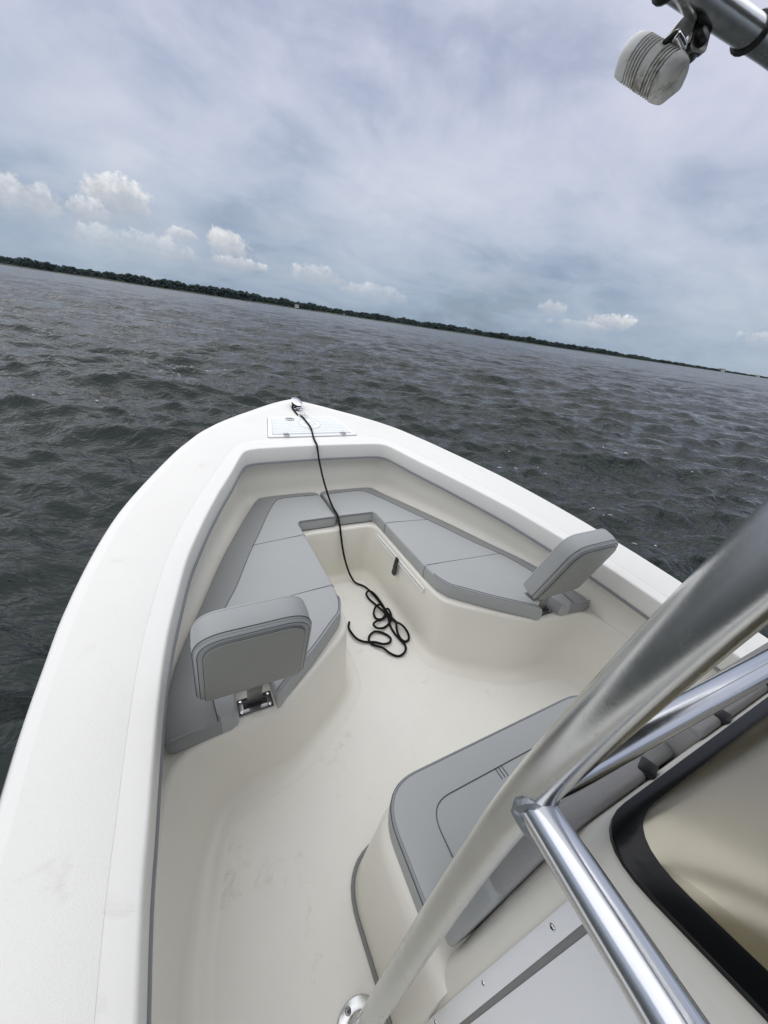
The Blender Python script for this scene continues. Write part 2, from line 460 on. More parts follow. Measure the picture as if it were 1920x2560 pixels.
def pillow(P, z0, z1, r_, puff=.006, grid=.035, zt=None, both=False, lines=()):
    P = densify([Vector((p[0], p[1])) for p in P], .03); N = normals2(P)
    if sum(P[i - 1].x * P[i].y - P[i].x * P[i - 1].y for i in range(len(P))) < 0: N = [-n for n in N]
    extra = zt or (lambda X: np.zeros(len(X)))
    def row(ins, z, w):
        Q = [p + n * ins for p, n in zip(P, N)]
        e = extra(np.array([(q_.x, q_.y) for q_ in Q])) * w
        return [Vector((q_.x, q_.y, z + ee)) for q_, ee in zip(Q, e)]
    rb = r_ if both else .004
    rows = [row(rb * (1 - math.sin(a)), z0 + rb * (1 - math.cos(a)), 0) for a in np.linspace(0, math.pi / 2, 4)]
    rows.append(row(-.0025, (z0 + z1) / 2, .5))
    rows += [row(r_ * (1 - math.cos(a)), z1 - r_ + r_ * math.sin(a), 1) for a in np.linspace(0, math.pi / 2, 5)]
    Pin = [Vector((v.x, v.y)) for v in rows[-1]]; P0 = [Vector((v.x, v.y)) for v in rows[0]]
    top = cap(Pin, lambda X: z1 + extra(X) + puff * (1 - np.exp(-dist_to(Pin, X) / .04)), grid, lines)
    bot = cap(P0, lambda X: z0 - (puff if both else 0) * (1 - np.exp(-dist_to(P0, X) / .04)), grid if both else None)
    return weld(*merge(loft(rows, True), top, bot))
def line_on(P, z, r_=.0013, zt=None, seg=5, closed=False, lift=.0):
    Q = [Vector((p[0], p[1], 0)) for p in P]
    e = zt(np.array([(p.x, p.y) for p in Q])) if zt else [0] * len(Q)
    return tube([Vector((p.x, p.y, z + ee + lift)) for p, ee in zip(Q, e)], r_, seg, closed)
def screw(c, axis, r_=.006):
    ax = Vector(axis).normalized(); R = Vector((0, 0, 1)).rotation_difference(ax).to_matrix()
    head = lathe([(r_, -.002), (r_, .0006), (r_ * .8, .0018), (r_ * .1, .0022)], 12, ax, c)
    return head, merge(box(Vector(c) + ax * .0021, (r_ * 1.1, r_ * .26, .0012), R=R), box(Vector(c) + ax * .0021, (r_ * .26, r_ * 1.1, .0013), R=R))

def zd(y): return .597 + .088 * y - .026 * y * y + .009 * y ** 3 if y > 0 else .597 + .02 * y

# ------------------------------------------------------------------ water, shore, far wood (level world frame)
WZ = -0.30
def build_water():
    comps = []
    main = RAD(205)           # heading the waves run to, measured from forward
    for i in range(140):
        lam = 0.20 * (3.0 / 0.20) ** rng.random()
        k = 2 * math.pi / lam
        th = main + rng.normal() * (.55 if lam < .7 else .27)
        steep = .056 * (1.0 if lam < 1.0 else (1.0 / lam) ** .75) * (.5 + rng.random())
        comps.append((k * math.sin(th), k * math.cos(th), steep / k, rng.random() * 6.283, lam))
    for i in range(50):       # faint longer waves that keep the distance alive
        lam = 3.0 * (16.0 / 3.0) ** rng.random(); k = 2 * math.pi / lam; th = main + rng.normal() * .30
        comps.append((k * math.sin(th), k * math.cos(th), .013 * (3.0 / lam) ** .25 / k, rng.random() * 6.283, lam))
    rad = [1.0]
    while rad[-1] < 9000: rad.append(rad[-1] * 1.0074 + .006)
    rad = np.array(rad)
    fw = np.linspace(RAD(-62), RAD(108), 640); bk = np.linspace(RAD(108), RAD(298), 60)[1:-1]
    ang = np.concatenate([fw, bk]); n = len(ang)
    step = np.concatenate([[abs(fw[1] - fw[0])] * len(fw), [abs(bk[1] - bk[0])] * len(bk)])
    Rr, A = np.meshgrid(rad, ang, indexing='ij'); ST = np.meshgrid(rad, step, indexing='ij')[1]
    X0 = Rr * np.sin(A); Y0 = Rr * np.cos(A)
    X, Y, Z = X0.copy(), Y0.copy(), np.full_like(X0, WZ)
    cell = np.maximum(Rr * ST, Rr * .0074 * .7)
    for kx, ky, a, ph, lam in comps:
        f = np.clip((lam / cell - 2.5) / 3, 0, 1)
        p = kx * X0 + ky * Y0 + ph; k = math.hypot(kx, ky)
        s_, c_ = np.sin(p) * a * f, np.cos(p) * a * f
        Z += c_; X -= kx / k * s_ * .55; Y -= ky / k * s_ * .55
    # the boat's own lee: flatter water under the hull
    hull = np.exp(-((X0 / 1.3) ** 4 + ((Y0 + .5) / 3.6) ** 4))
    Z = WZ + (Z - WZ) * (1 - .9 * hull)
    V = np.stack([X, Y, Z], -1).reshape(-1, 3); m_ = len(rad)
    I = np.arange(m_ - 1)[:, None] * n + np.arange(n)[None, :]; J = np.roll(np.arange(n), -1)[None, :] + np.arange(m_ - 1)[:, None] * n
    Fq = np.stack([I, I + n, J + n, J], -1).reshape(-1, 4)
    V = np.vstack([V, [[0, 0, WZ]]]); c = len(V) - 1
    Ft = np.stack([np.full(n, c), np.arange(n), np.roll(np.arange(n), -1)], -1)
    me = bpy.data.meshes.new('water')
    me.vertices.add(len(V)); me.vertices.foreach_set('co', V.ravel())
    loops = np.concatenate([Fq.ravel(), Ft.ravel()]); me.loops.add(len(loops)); me.loops.foreach_set('vertex_index', loops.astype(np.int32))
    tot = np.concatenate([np.full(len(Fq), 4), np.full(len(Ft), 3)]); st_ = np.concatenate([[0], np.cumsum(tot)[:-1]])
    me.polygons.add(len(tot)); me.polygons.foreach_set('loop_start', st_.astype(np.int32)); me.polygons.foreach_set('loop_total', tot.astype(np.int32))
    me.update(calc_edges=True); me.validate()
    me.materials.append(WATER); me.shade_smooth()
    o = bpy.data.objects.new('water', me); COL.objects.link(o); tag(o, kind='structure')
    zg = Z; return lambda x, y: float(zg[np.searchsorted(rad, min(max(math.hypot(x, y), 1.01), 8000)), int(np.argmin(np.abs((ang - math.atan2(x, y) + math.pi) % (2 * math.pi) - math.pi)))])
wave_z = build_water()

# shoreline: (azimuth, distance, tree height)
SHORE = [(-75, 470, 8.5), (-50, 480, 8.5), (-30, 500, 8.0), (-14, 520, 6.6), (-6, 520, 7.4), (2, 510, 8.4), (10, 520, 8.2), (18, 530, 7.0), (27, 545, 7.0), (36, 570, 7.2), (44, 610, 7.2),
         (49, 650, 7.4), (55, 730, 6.6), (59, 850, 6.0), (63, 1050, 4.8), (66, 1400, 6.0), (70, 1900, 5.5), (76, 2300, 8), (90, 2600, 10), (110, 2800, 10)]
SA = np.array([s_[0] for s_ in SHORE], float); SD = np.array([s_[1] for s_ in SHORE], float); SH = np.array([s_[2] for s_ in SHORE], float)
def shore_at(a): return np.interp(a, SA, SD), np.interp(a, SA, SH)
rows = []
for off, z in ((-2, WZ - .5), (0, WZ + .15), (2, WZ + .7), (6, WZ + .9), (60, WZ + 1.5), (500, WZ + 1.0)):
    row = []
    for a in np.linspace(-75, 110, 700):
        d, h = shore_at(a); d = d + 5 * math.sin(a * 1.7) + 3 * math.sin(a * 5.1 + 1) + off
        row.append(Vector((d * math.sin(RAD(a)), d * math.cos(RAD(a)), z + (.25 * math.sin(a * 23) if off > 0 else 0))))
    rows.append(row)
me = mesh('far_shore', *loft(rows)); me.materials.append(SHOREM); me.shade_smooth()
o = bpy.data.objects.new('far_shore', me); COL.objects.link(o); tag(o, kind='structure')

def crown_template(seed):
    rr = np.random.default_rng(seed); bm = bmesh.new(); bmesh.ops.create_icosphere(bm, subdivisions=1, radius=1)
    bm.verts.index_update(); bm.verts.ensure_lookup_table()
    V = np.array([v.co[:] for v in bm.verts]); F = np.array([[v.index for v in f.verts] for f in bm.faces]); bm.free()
    V *= (.72 + .55 * rr.random(len(V)))[:, None]
    return V, F
TPL = [crown_template(i) for i in range(6)]
VV, FF, off = [], [], 0
for i in range(20000):
    a = rng.uniform(-26, 92) if i < 17000 else rng.uniform(40, 74)
    d, h = shore_at(a); back = rng.random() ** 1.5 * 40
    prof_ = .80 + .10 * math.sin(a * 1.1 + 2 * math.sin(a * .43)) + .06 * math.sin(a * 3.7 + 1.3) + .045 * math.sin(a * 9.1) + .03 * math.sin(a * 21.0 + 2 * math.sin(a * 6))
    top = h * 1.06 * prof_ * (1 + back / 320)
    zc = top * (1 - .92 * rng.random() ** 1.7 * (1 if back < 12 else .5))          # clumps fill the height of the wood
    w = top * rng.uniform(.07, .17) * (2.0 if d > 900 else 1)
    if rng.random() < .004: zc = top * 1.10; w *= .9
    d2 = d + 5 * math.sin(a * 1.7) + 3 * math.sin(a * 5.1 + 1) + 5 + back * (d / 520)
    V, F = TPL[i % 6]; th = rng.random() * 6.28; c_, s_ = math.cos(th), math.sin(th)
    P = V @ np.array([[c_, -s_, 0], [s_, c_, 0], [0, 0, 1]]) * [w * 1.35, w, w * .9] + [d2 * math.sin(RAD(a)), d2 * math.cos(RAD(a)), WZ + .9 + max(zc - w * .6, w * .3)]
    VV.append(P); FF.append(F + off); off += len(P)
me = bpy.data.meshes.new('far_wood'); V = np.vstack(VV); F = np.vstack(FF)
me.from_pydata(V.tolist(), [], F.tolist()); me.materials.append(WOODM)
o = bpy.data.objects.new('far_wood', me); COL.objects.link(o)
bk_rows = [[Vector(((shore_at(a)[0] + o_) * math.sin(RAD(a)), (shore_at(a)[0] + o_) * math.cos(RAD(a)), WZ + z_ * shore_at(a)[1])) for a in np.linspace(-26, 92, 900)] for o_, z_ in ((12, 0.0), (13, .62), (40, .80), (80, .5))]
bm_w = bmesh.new(); bm_w.from_mesh(me); me2 = mesh('wood_mass', *loft(bk_rows)); bm_w.from_mesh(me2); bm_w.to_mesh(me); bm_w.free()
tag(o, 'dark green wooded shoreline along the far side of the water', 'woodland', kind='stuff')

def far_house(a, w, h, dep, label, roof=.45):
    d, _ = shore_at(a); d += 3
    root = bpy.data.objects.new('shore_house', None); COL.objects.link(root)
    root.location = (d * math.sin(RAD(a)), d * math.cos(RAD(a)), WZ + .8); root.rotation_euler = (0, 0, -RAD(a))
    tag(root, label, 'house', 'small houses on the far shore')
    me = mesh('wall', *box((0, 0, h / 2), (w, dep, h))); link('wall', me, HOUSE, root, smooth=False)
    e = .3
    V = [(-w / 2 - e, -dep / 2 - e, h), (w / 2 + e, -dep / 2 - e, h), (w / 2 + e, dep / 2 + e, h), (-w / 2 - e, dep / 2 + e, h), (-w / 2, 0, h + w * roof * .5), (w / 2, 0, h + w * roof * .5)]
    link('roof', mesh('roof', V, [(0, 1, 5, 4), (2, 3, 4, 5), (1, 2, 5), (3, 0, 4), (3, 2, 1, 0)]), ROOFM, root, smooth=False)
    for sx in (-.25, .25):
        link('window', mesh('window', *box((sx * w, -dep / 2 - .02, h * .55), (w * .16, .06, h * .35))), SLOT, root, smooth=False)
far_house(15.2, 4.5, 2.6, 5, 'small pale house at the water edge below the left middle of the wood')
far_house(21.3, 2.2, 1.5, 3, 'tiny pale hut at the water edge right of the small house')
far_house(66.6, 15, 4.5, 9, 'pale house where the wood thins out on the right')
far_house(69.6, 16, 5.0, 9, 'long white building at the far right end of the shore', .2)

# foam flecks
VV, FF, off = [], [], 0
for (a0, d0, da, dd, n_) in [(-3, 12.5, 5, 1.3, 24), (46, 6.4, 9, .7, 9), (57, 4.8, 7, .6, 7), (-16, 8.5, 4, .7, 6), (60, 8.5, 8, 1.5, 6)]:
    for i in range(n_):
        a = RAD(a0 + rng.normal() * da * .6); d = d0 + rng.normal() * dd * .55; x, y = d * math.sin(a), d * math.cos(a); z = wave_z(x, y) + .010
        sx, sy = rng.uniform(.015, .075) * (d / 8) ** .5 * rng.random() ** .4, rng.uniform(.005, .012) * (d / 8) ** .5; k = 9
        ca_, sa_ = math.cos(a - .15), math.sin(a - .15)
        P = [(x + sx * math.cos(t_) * (q_ := rng.uniform(.4, 1.2)) * ca_ + sy * math.sin(t_) * q_ * sa_, y - sx * math.cos(t_) * q_ * sa_ + sy * math.sin(t_) * q_ * ca_, z + .004 * rng.random()) for t_ in np.linspace(0, 6.28, k, endpoint=False)] + [(x, y, z + .012)]
        VV += P; FF += [(off + j, off + (j + 1) % k, off + k) for j in range(k)]; off += k + 1
o = bpy.data.objects.new('foam_flecks', mesh('foam_flecks', VV, FF)); o.data.materials.append(FOAM); COL.objects.link(o)
tag(o, 'small white foam flecks floating on the dark water', 'foam', kind='stuff')

# ------------------------------------------------------------------ boat
boat = thing('motor_boat', 'white centre console boat with cream cockpit seen from its helm', 'boat')
KEYS = [(1.24, -3.7, 1.0, -3.45), (1.262, -2, 1.008, -2), (1.273, -.6, 1.009, -.6), (1.274, .29, 1.007, .29), (1.272, .6, .994, .57), (1.268, .87, .973, .87), (1.257, 1.06, .952, 1.05), (1.245, 1.23, .921, 1.22),
        (1.217, 1.44, .878, 1.425), (1.176, 1.66, .83, 1.585), (1.118, 1.88, .765, 1.775), (1.02, 2.14, .693, 1.96), (.896, 2.42, .62, 2.13), (.80, 2.59, .572, 2.25), (.735, 2.69, .536, 2.335),
        (.665, 2.772, .508, 2.388), (.61, 2.830, .478, 2.415), (.55, 2.884, .44, 2.428), (.483, 2.940, .39, 2.434), (.371, 3.022, .30, 2.438), (.22, 3.13, .19, 2.442), (.09, 3.207, .08, 2.444), (0, 3.245, 0, 2.445)]
NS = 6
OUTC = catmull([(k[0], k[1], 0) for k in KEYS], NS); INC = catmull([(k[2], k[3], 0) for k in KEYS], NS)
def mirror(C_): return [Vector((-p.x, p.y, p.z)) for p in C_[:-1]] + [C_[-1]] + [p.copy() for p in reversed(C_[:-1])]
OUTF, INF = mirror(OUTC), mirror(INC)            # port stern -> bow -> starboard stern
O2 = [Vector((p.x, p.y)) for p in OUTF]; I2 = [Vector((p.x, p.y)) for p in INF]
NO = [-n for n in normals2(O2, False)]; NI = [-n for n in normals2(I2, False)]    # pointing into the boat
rows = []
def drow(fn): rows.append([fn(i) for i in range(len(O2))])
def P3(p, z): return Vector((p.x, p.y, z))
# coaming lip, face, deck top, outer edge, hull side
LIP = .105
drow(lambda i: P3(I2[i] - NI[i] * .050, zd(I2[i].y) - LIP + .004))
drow(lambda i: P3(I2[i] - NI[i] * .012, zd(I2[i].y) - LIP))
drow(lambda i: P3(I2[i] - NI[i] * .002, zd(I2[i].y) - LIP + .003))
drow(lambda i: P3(I2[i] + NI[i] * .002, zd(I2[i].y) - LIP + .014))
drow(lambda i: P3(I2[i] + NI[i] * .004, zd(I2[i].y) - .010))
for a in (20, 45, 70, 90):
    drow(lambda i, a=RAD(a): P3(I2[i] + NI[i] * (.004 - .010 * (1 - math.cos(a))), zd(I2[i].y) - .010 + .010 * math.sin(a)))
for f in (.06, .12, .25, .4, .55, .7, .85, .95):
    drow(lambda i, f=f: P3(I2[i].lerp(O2[i], f), (1 - f) * zd(I2[i].y) + f * zd(O2[i].y) + .010 * math.sin(f * math.pi)))
for a in (0, 30, 60, 90):
    drow(lambda i, a=RAD(a): P3(O2[i] + NO[i] * .022 * (1 - math.sin(a)), zd(O2[i].y) - .022 * (1 - math.cos(a))))
drow(lambda i: P3(O2[i] + NO[i] * .002, zd(O2[i].y) - .06))
V, F = loft(rows)
part('deck', V, F, GEL, boat, sharp=50)
def deck_pt(i, f, up): return P3(I2[i].lerp(O2[i], f), (1 - f) * zd(I2[i].y) + f * zd(O2[i].y) + .010 * math.sin(f * math.pi) + up)
rows = []
for f, up in ((.20, -.002), (.203, .0006), (.30, .0010), (.45, .0012), (.60, .0012), (.75, .0010), (.857, .0006), (.86, -.002)):
    drow(lambda i, f=f, up=up: deck_pt(i, f, up))
part('non_skid_panel', *loft(rows), NONSKID, boat, sharp=40)
rows = []
drow(lambda i: P3(O2[i] - NO[i] * .006, zd(O2[i].y) - .058))
drow(lambda i: P3(O2[i] - NO[i] * .022, zd(O2[i].y) - .066)); drow(lambda i: P3(O2[i] - NO[i] * .022, zd(O2[i].y) - .092)); drow(lambda i: P3(O2[i] + NO[i] * .004, zd(O2[i].y) - .10))
part('rub_rail', *loft(rows), RUBBER, boat)
rows = []
drow(lambda i: P3(O2[i] + NO[i] * .003, zd(O2[i].y) - .095))
for f, ins in ((.35, .05), (.7, .14), (1.0, .26), (1.5, .6)):
    drow(lambda i, f=f, ins=ins: P3(O2[i] + NO[i] * min(ins * (.6 + .5 * max(0, O2[i].y) / 2.5), 1.2), (zd(O2[i].y) - .1) * (1 - f) + (WZ + .0) * f - (.0)))
part('hull', *loft(rows), HULLM, boat)
V, F = box((0, -3.58, .15), (2.44, .2, .9), .03); part('transom', V, F, GEL, boat)
# grey trim strip tucked along the bottom of the coaming
rows = []
for ins, dz_ in ((-.004, -LIP + .004), (.0045, -LIP + .002), (.0055, -LIP - .010), (-.008, -LIP - .012)):
    drow(lambda i, ins=ins, dz_=dz_: P3(I2[i] + NI[i] * ins, zd(I2[i].y) + dz_))
part('coaming_trim', *loft(rows), RUBBER, boat)
# inner side liner, from under the coaming to bench height
ZB = .371
BO = {}
rows = []
def bench_out(i):     # where the liner meets bench height
    p = I2[i]; return p - NI[i] * (.030 if p.y > .8 else .018)
for f in np.linspace(0, 1, 11):
    def fn(i, f=f):
        top = I2[i] - NI[i] * .045; bot = bench_out(i); z0 = zd(I2[i].y) - LIP + .002
        bul = .022 * math.sin(f * math.pi) + .015 * math.sin(min(1, f * 2) * math.pi)
        cove = .055 * max(0, (f - .72) / .28) ** 2 if I2[i].y > .95 else 0
        p = top.lerp(bot, f) - NI[i] * bul * .6 + NI[i] * cove
        return P3(p, z0 * (1 - f) + (ZB - .002) * f)
    drow(fn)
V, F = loft(rows); LB = [Vector(V[len(V) - len(I2) + i]) for i in range(len(I2))]
part('side_liner', V, F, LINER, boat, sharp=60)
# bench and side wall risers: top edge T and foot line Fl, starboard half from astern to the centre line
TK = [(1.022, -3.3), (1.026, -1.5), (1.026, -.3), (1.024, .25), (1.016, .5), (1.002, .66), (.982, .765), (.945, .828), (.87, .858), (.78, .868), (.70, .874), (.645, .886), (.585, .916), (.52, .962), (.44, 1.024), (.37, 1.078), (.31, 1.128), (.268, 1.18), (.250, 1.245), (.246, 1.33), (.248, 1.5), (.250, 1.75), (.250, 1.90), (.243, 1.955), (.205, 1.985), (.12, 1.99), (0, 1.99)]
FK = [(.985, -3.3), (.988, -1.5), (.988, -.1), (.974, .38), (.952, .52), (.922, .64), (.893, .73), (.856, .79), (.80, .822), (.735, .836), (.665, .845), (.59, .862), (.52, .893), (.44, .945), (.36, 1.0), (.30, 1.05), (.25, 1.098), (.222, 1.145), (.210, 1.21), (.205, 1.3), (.205, 1.48), (.206, 1.72), (.203, 1.85), (.192, 1.905), (.155, 1.935), (.09, 1.94), (0, 1.94)]
TC = mirror(catmull([(x, y, 0) for x, y in TK], 5)); FC = mirror(catmull([(x, y, 0) for x, y in FK], 5))
T2 = [Vector((p.x, p.y)) for p in TC]; F2 = [Vector((p.x, p.y)) for p in FC]
NT = [-n for n in normals2(T2, False)]; NF = [-n for n in normals2(F2, False)]
rows = []
def trow(fn): rows.append([fn(i) for i in range(len(T2))])
trow(lambda i: P3(T2[i] - NT[i] * .03, ZB - .004))
for a in (0, 30, 60, 90):
    trow(lambda i, a=RAD(a): P3(T2[i] - NT[i] * .018 * (1 - math.sin(a)), ZB - .018 * (1 - math.cos(a))))
for f in (.2, .4, .6, .8, 1.0):
    trow(lambda i, f=f: P3(T2[i].lerp(F2[i] - NF[i] * .034, f ** 1.15), (ZB - .018) * (1 - f) + .05 * f))
for a in (22, 45, 67, 90):
    trow(lambda i, a=RAD(a): P3(F2[i] - NF[i] * .034 + NF[i] * .05 * (1 - math.cos(a)), .05 - .048 * math.sin(a)))
trow(lambda i: P3(F2[i] + NF[i] * .042, .0005)); trow(lambda i: P3(F2[i] + NF[i] * .050, -.004))
part('cockpit_liner', *loft(rows), LINER, boat, sharp=60)
# bench top sheet
fwd = [i for i in range(len(I2)) if LB[i].y > .45]
a0, a1 = fwd[0], fwd[-1]
tf = [i for i in range(len(T2)) if T2[i].y > .45]
outl = [Vector((LB[i].x, LB[i].y)) for i in range(a0, a1 + 1)] + [T2[i] - NT[i] * .015 for i in reversed(range(tf[0], tf[-1] + 1))]
part('bench_top', *cap(outl, lambda X: np.full(len(X), ZB - .0015)), LINER, boat)
# floor
outl = [Vector((-1.03, -3.3)), Vector((1.03, -3.3)), Vector((1.03, .9)), Vector((.6, .98)), Vector((.27, 1.3)), Vector((.27, 2.0)), Vector((-.27, 2.0)), Vector((-.27, 1.3)), Vector((-.6, .98)), Vector((-1.03, .9))]
part('cockpit_floor', *cap(densify(outl, .2), lambda X: np.zeros(len(X)), .2), FLOOR, boat)

# anchor hatch in the foredeck
def on_deck(x, y, up=0.0):
    # height of the deck sheet at x, y on the foredeck
    yo = np.interp(abs(x), [p.x for p in reversed(OUTC)], [p.y for p in reversed(OUTC)]); yi = 2.445
    f = min(1, max(0, (y - yi) / (yo - yi)))
    return Vector((x, y, (1 - f) * zd(yi) + f * zd(yo) + .010 * math.sin(f * math.pi) + up))
def deck_sheet(P, up, thick, step=.03):
    P = densify([Vector((p[0], p[1])) for p in P], step)
    N = normals2(P)
    if sum(P[i - 1].x * P[i].y - P[i].x * P[i - 1].y for i in range(len(P))) < 0: N = [-n for n in N]
    e = min(.003, thick * .4)
    rr = [[on_deck(p.x, p.y, up - thick) for p in P], [on_deck(p.x, p.y, up - e) for p in P], [on_deck((p + n * e).x, (p + n * e).y, up) for p, n in zip(P, N)]]
    Pi = [Vector((v.x, v.y)) for v in rr[-1]]
    return weld(*merge(loft(rr, True), cap(Pi, lambda X: np.array([on_deck(x, y, up).z for x, y in X]), .05)))
hatch_out = [(-.324, 2.553), (.324, 2.553), (.260, 2.862), (-.260, 2.862)]
def inset_quad(q_, d): 
    P = [Vector(p) for p in q_]; N = normals2(P); return [p + n * d * 1.2 for p, n in zip(P, N)]
V, F = deck_sheet(rounded([(-.3285, 2.549), (.3285, 2.549), (.264, 2.866), (-.264, 2.866)], .02), .0034, .006)
part('hatch_gutter', V, F, RUBBER, boat)
V, F = deck_sheet(rounded(hatch_out, .02), .0085, .012)
hatch = part('anchor_hatch', V, F, GELS, boat)
hatch['label'] = 'white foredeck hatch lid with pale grooved foam pad'
pad_o = inset_quad(hatch_out, .022)
V, F = deck_sheet(rounded(pad_o, .012), .0105, .003); part('groove_backing', V, F, EVAG, hatch)
ys = np.linspace(pad_o[0].y + .002, pad_o[2].y - .002, 11)
for j in range(10):
    ya, yb = ys[j] + .0022, ys[j + 1] - .0022
    xa = np.interp(ya, [pad_o[0].y, pad_o[2].y], [pad_o[1].x, pad_o[2].x]) - .004; xb = np.interp(yb, [pad_o[0].y, pad_o[2].y], [pad_o[1].x, pad_o[2].x]) - .004
    V, F = deck_sheet([(-xa, ya), (xa, ya), (xb, yb), (-xb, yb)], .0140, .004, .05); part('plank', V, F, EVA, hatch)
# round emblem on the hatch pad
C_ = Vector((.012, 2.722)); er = .078
V, F = deck_sheet([(C_.x + er * math.cos(a), C_.y + er * math.sin(a)) for a in np.linspace(0, 6.2832, 40, endpoint=False)], .0152, .003)
emb = part('emblem', V, F, EVA, hatch)
ring = tube([on_deck(C_.x + er * math.cos(a), C_.y + er * math.sin(a), .0155) for a in np.linspace(0, 6.2832, 48, endpoint=False)], .0014, 5, True)
part('emblem_ring', *ring, EVAG, emb)
def deck_line(P, r_=.0018): return tube([on_deck(C_.x + x * er, C_.y + y * er, .0155) for x, y in P], r_, 5)
swoosh = catmull([(-.62, .12, 0), (-.30, .06, 0), (-.10, -.02, 0), (-.22, -.22, 0), (-.05, -.42, 0), (.28, -.40, 0)], 5)
part('emblem_mark', *merge(deck_line([(v.x, v.y) for v in swoosh]), deck_line([(.02, -.08), (.34, .40), (.62, .34), (.50, -.30), (.40, -.02), (.16, -.24)])), EVAG, emb)
for sx in (-.196, .219):
    c = on_deck(sx, 2.582, .0125)
    V, F = merge(box(c + Vector((0, .012, .001)), (.036, .026, .004), .0012), box(c + Vector((0, -.020, -.003)), (.036, .026, .004), .0012), tube([c + Vector((-.018, -.004, .003)), c + Vector((.018, -.004, .003))], .004, 8))
    hg = part('hinge', V, F, CHROME, hatch)
    for hv in [screw(c + Vector((dx, .014, .0035)), (0, 0, 1), .003)[0] for dx in (-.010, .010)] + [screw(c + Vector((dx, -.022, -.0005)), (0, 0, 1), .003)[0] for dx in (-.010, .010)]:
        part('hinge_screw', *hv, DKCHROME, hg)
c = on_deck(-.115, 2.803, .0140)
lt = part('pull_latch', *lathe([(.033, 0), (.033, .003), (.029, .0055), (.024, .0045), (.022, .001)], 28, (0, 0, 1), c), CHROME, hatch)
part('latch_recess', *lathe([(.021, .0), (.021, .0022)], 20, (0, 0, 1), c), SLOT, lt)
part('latch_tongue', *box(c + Vector((.002, .006, .004)), (.026, .018, .004), .0012), CHROME, lt)
c = on_deck(.006, 2.862, .012)
rg = part('rope_guide', *merge(tube([c + Vector((.036 * math.cos(a), .036 * math.sin(a), 0)) for a in np.linspace(0, 6.2832, 28, endpoint=False)], .004, 6, True), tube(catmull([c + Vector((-.02, .01, .0)), c + Vector((-.018, .014, .022)), c + Vector((.006, .008, .026)), c + Vector((.012, -.004, .004))], 5), .006, 8)), GELS, hatch)
# pop-up cleat at the stem
c = on_deck(.004, 3.05, 0)
def oval(cz, a, b_, n=28): return [c + Vector((b_ * math.cos(t_), a * math.sin(t_), cz)) for t_ in np.linspace(0, 6.2832, n, endpoint=False)]
TL = Matrix.Rotation(RAD(3), 4, 'X')
base = weld(*merge(loft([oval(-.004, .088, .046), oval(.003, .088, .046), oval(.006, .082, .040), oval(.0035, .074, .032)], True)))
cl = part('pop_up_cleat', *merge(base, (oval(.0035, .074, .032), [tuple(range(28))])), CHROME, boat)
top = loft([oval(.050, .058, .024), oval(.052, .074, .036), oval(.058, .079, .040), oval(.063, .070, .032), oval(.064, .030, .013)], True)
def tilt_up(vf): return [Vector((v.x, v.y, v.z - .022 + .20 * (v.y - c.y + .06))) for v in vf[0]], vf[1]
part('cleat_cap', *tilt_up(weld(*merge(top, (oval(.050, .058, .024), [tuple(range(28))]), (oval(.064, .030, .013), [tuple(range(28))])))), CHROME, cl)
for sy in (-.035, .035): part('cleat_post', *lathe([(.010, -.01), (.010, .038)], 14, (0, 0, 1), c + Vector((0, sy, 0))), CHROME, cl)
# starboard bench locker door frame and latch strap
xw = .2435
V, F = merge(box((xw - .0030, 1.615, .342), (.010, .59, .010), .003), box((xw - .0055, 1.615, .322), (.008, .59, .007), .0025))
dr = part('locker_track', V, F, GELS, boat); dr['label'] = 'white track along the top of the starboard locker door'
part('track_end', *box((xw - .004, 1.322, .331), (.012, .008, .032), .002), GELS, dr)
st_ = catmull([(xw - .012, 1.612, .352), (xw - .016, 1.612, .335), (xw - .018, 1.614, .30), (xw - .017, 1.617, .26), (xw - .019, 1.62, .225)], 4)
def ribbon(P, wv_, w, th):
    rr = []
    for i, p in enumerate(P):
        tdir = (P[min(i + 1, len(P) - 1)] - P[max(i - 1, 0)]).normalized(); nn = tdir.cross(wv_).normalized(); ww = w[i] if isinstance(w, (list, tuple)) else w
        rr.append([p + wv_ * ww + nn * th, p - wv_ * ww + nn * th, p - wv_ * ww - nn * th, p + wv_ * ww - nn * th])
    V, F = loft(rr, True); n_ = len(rr); F += [(3, 2, 1, 0), tuple((n_ - 1) * 4 + k for k in range(4))]; return V, F
part('latch_strap', *ribbon(st_, Vector((0, 1, 0)), [.014] * 9 + [.018] * 4 + [.020] * 3 + [.012], .004), BLACK, boat, sharp=30)

# ------------------------------------------------------------------ bow seat cushions
ZC = .449
def cush_outline(s):
    P = [(.011, 2.034), (.252, 2.030), (.264, 2.010), (.262, 1.66), (.264, 1.38), (.272, 1.26), (.300, 1.192), (.35, 1.143), (.46, 1.040), (.60, .925), (.632, .893), (.646, .886), (.650, .93), (.652, 1.012), (.775, 1.012), (.778, .93), (.780, .880), (.80, .868), (.97, .853), (.988, .862), (.992, .90), (.985, 1.02),
         (.952, 1.17), (.905, 1.31), (.845, 1.47), (.775, 1.67), (.71, 1.845), (.63, 2.03), (.535, 2.24), (.455, 2.395), (.425, 2.43), (.38, 2.447), (.33, 2.454), (.15, 2.464), (.06, 2.458), (.028, 2.445), (.012, 2.42)]
    return [Vector((s * x, y)) for x, y in P]
BOLS = [(.27, 2.352), (.318, 2.335), (.345, 2.295)] + [(p.x, p.y) for p in catmull([(.365, 2.258, 0), (.42, 2.145, 0), (.50, 1.96, 0), (.60, 1.735, 0), (.69, 1.51, 0), (.752, 1.385, 0), (.80, 1.27, 0), (.832, 1.13, 0), (.845, .985, 0), (.838, .855, 0)], 3)]
bx_ = np.array([p[0] for p in BOLS]); by_ = np.array([p[1] for p in BOLS])
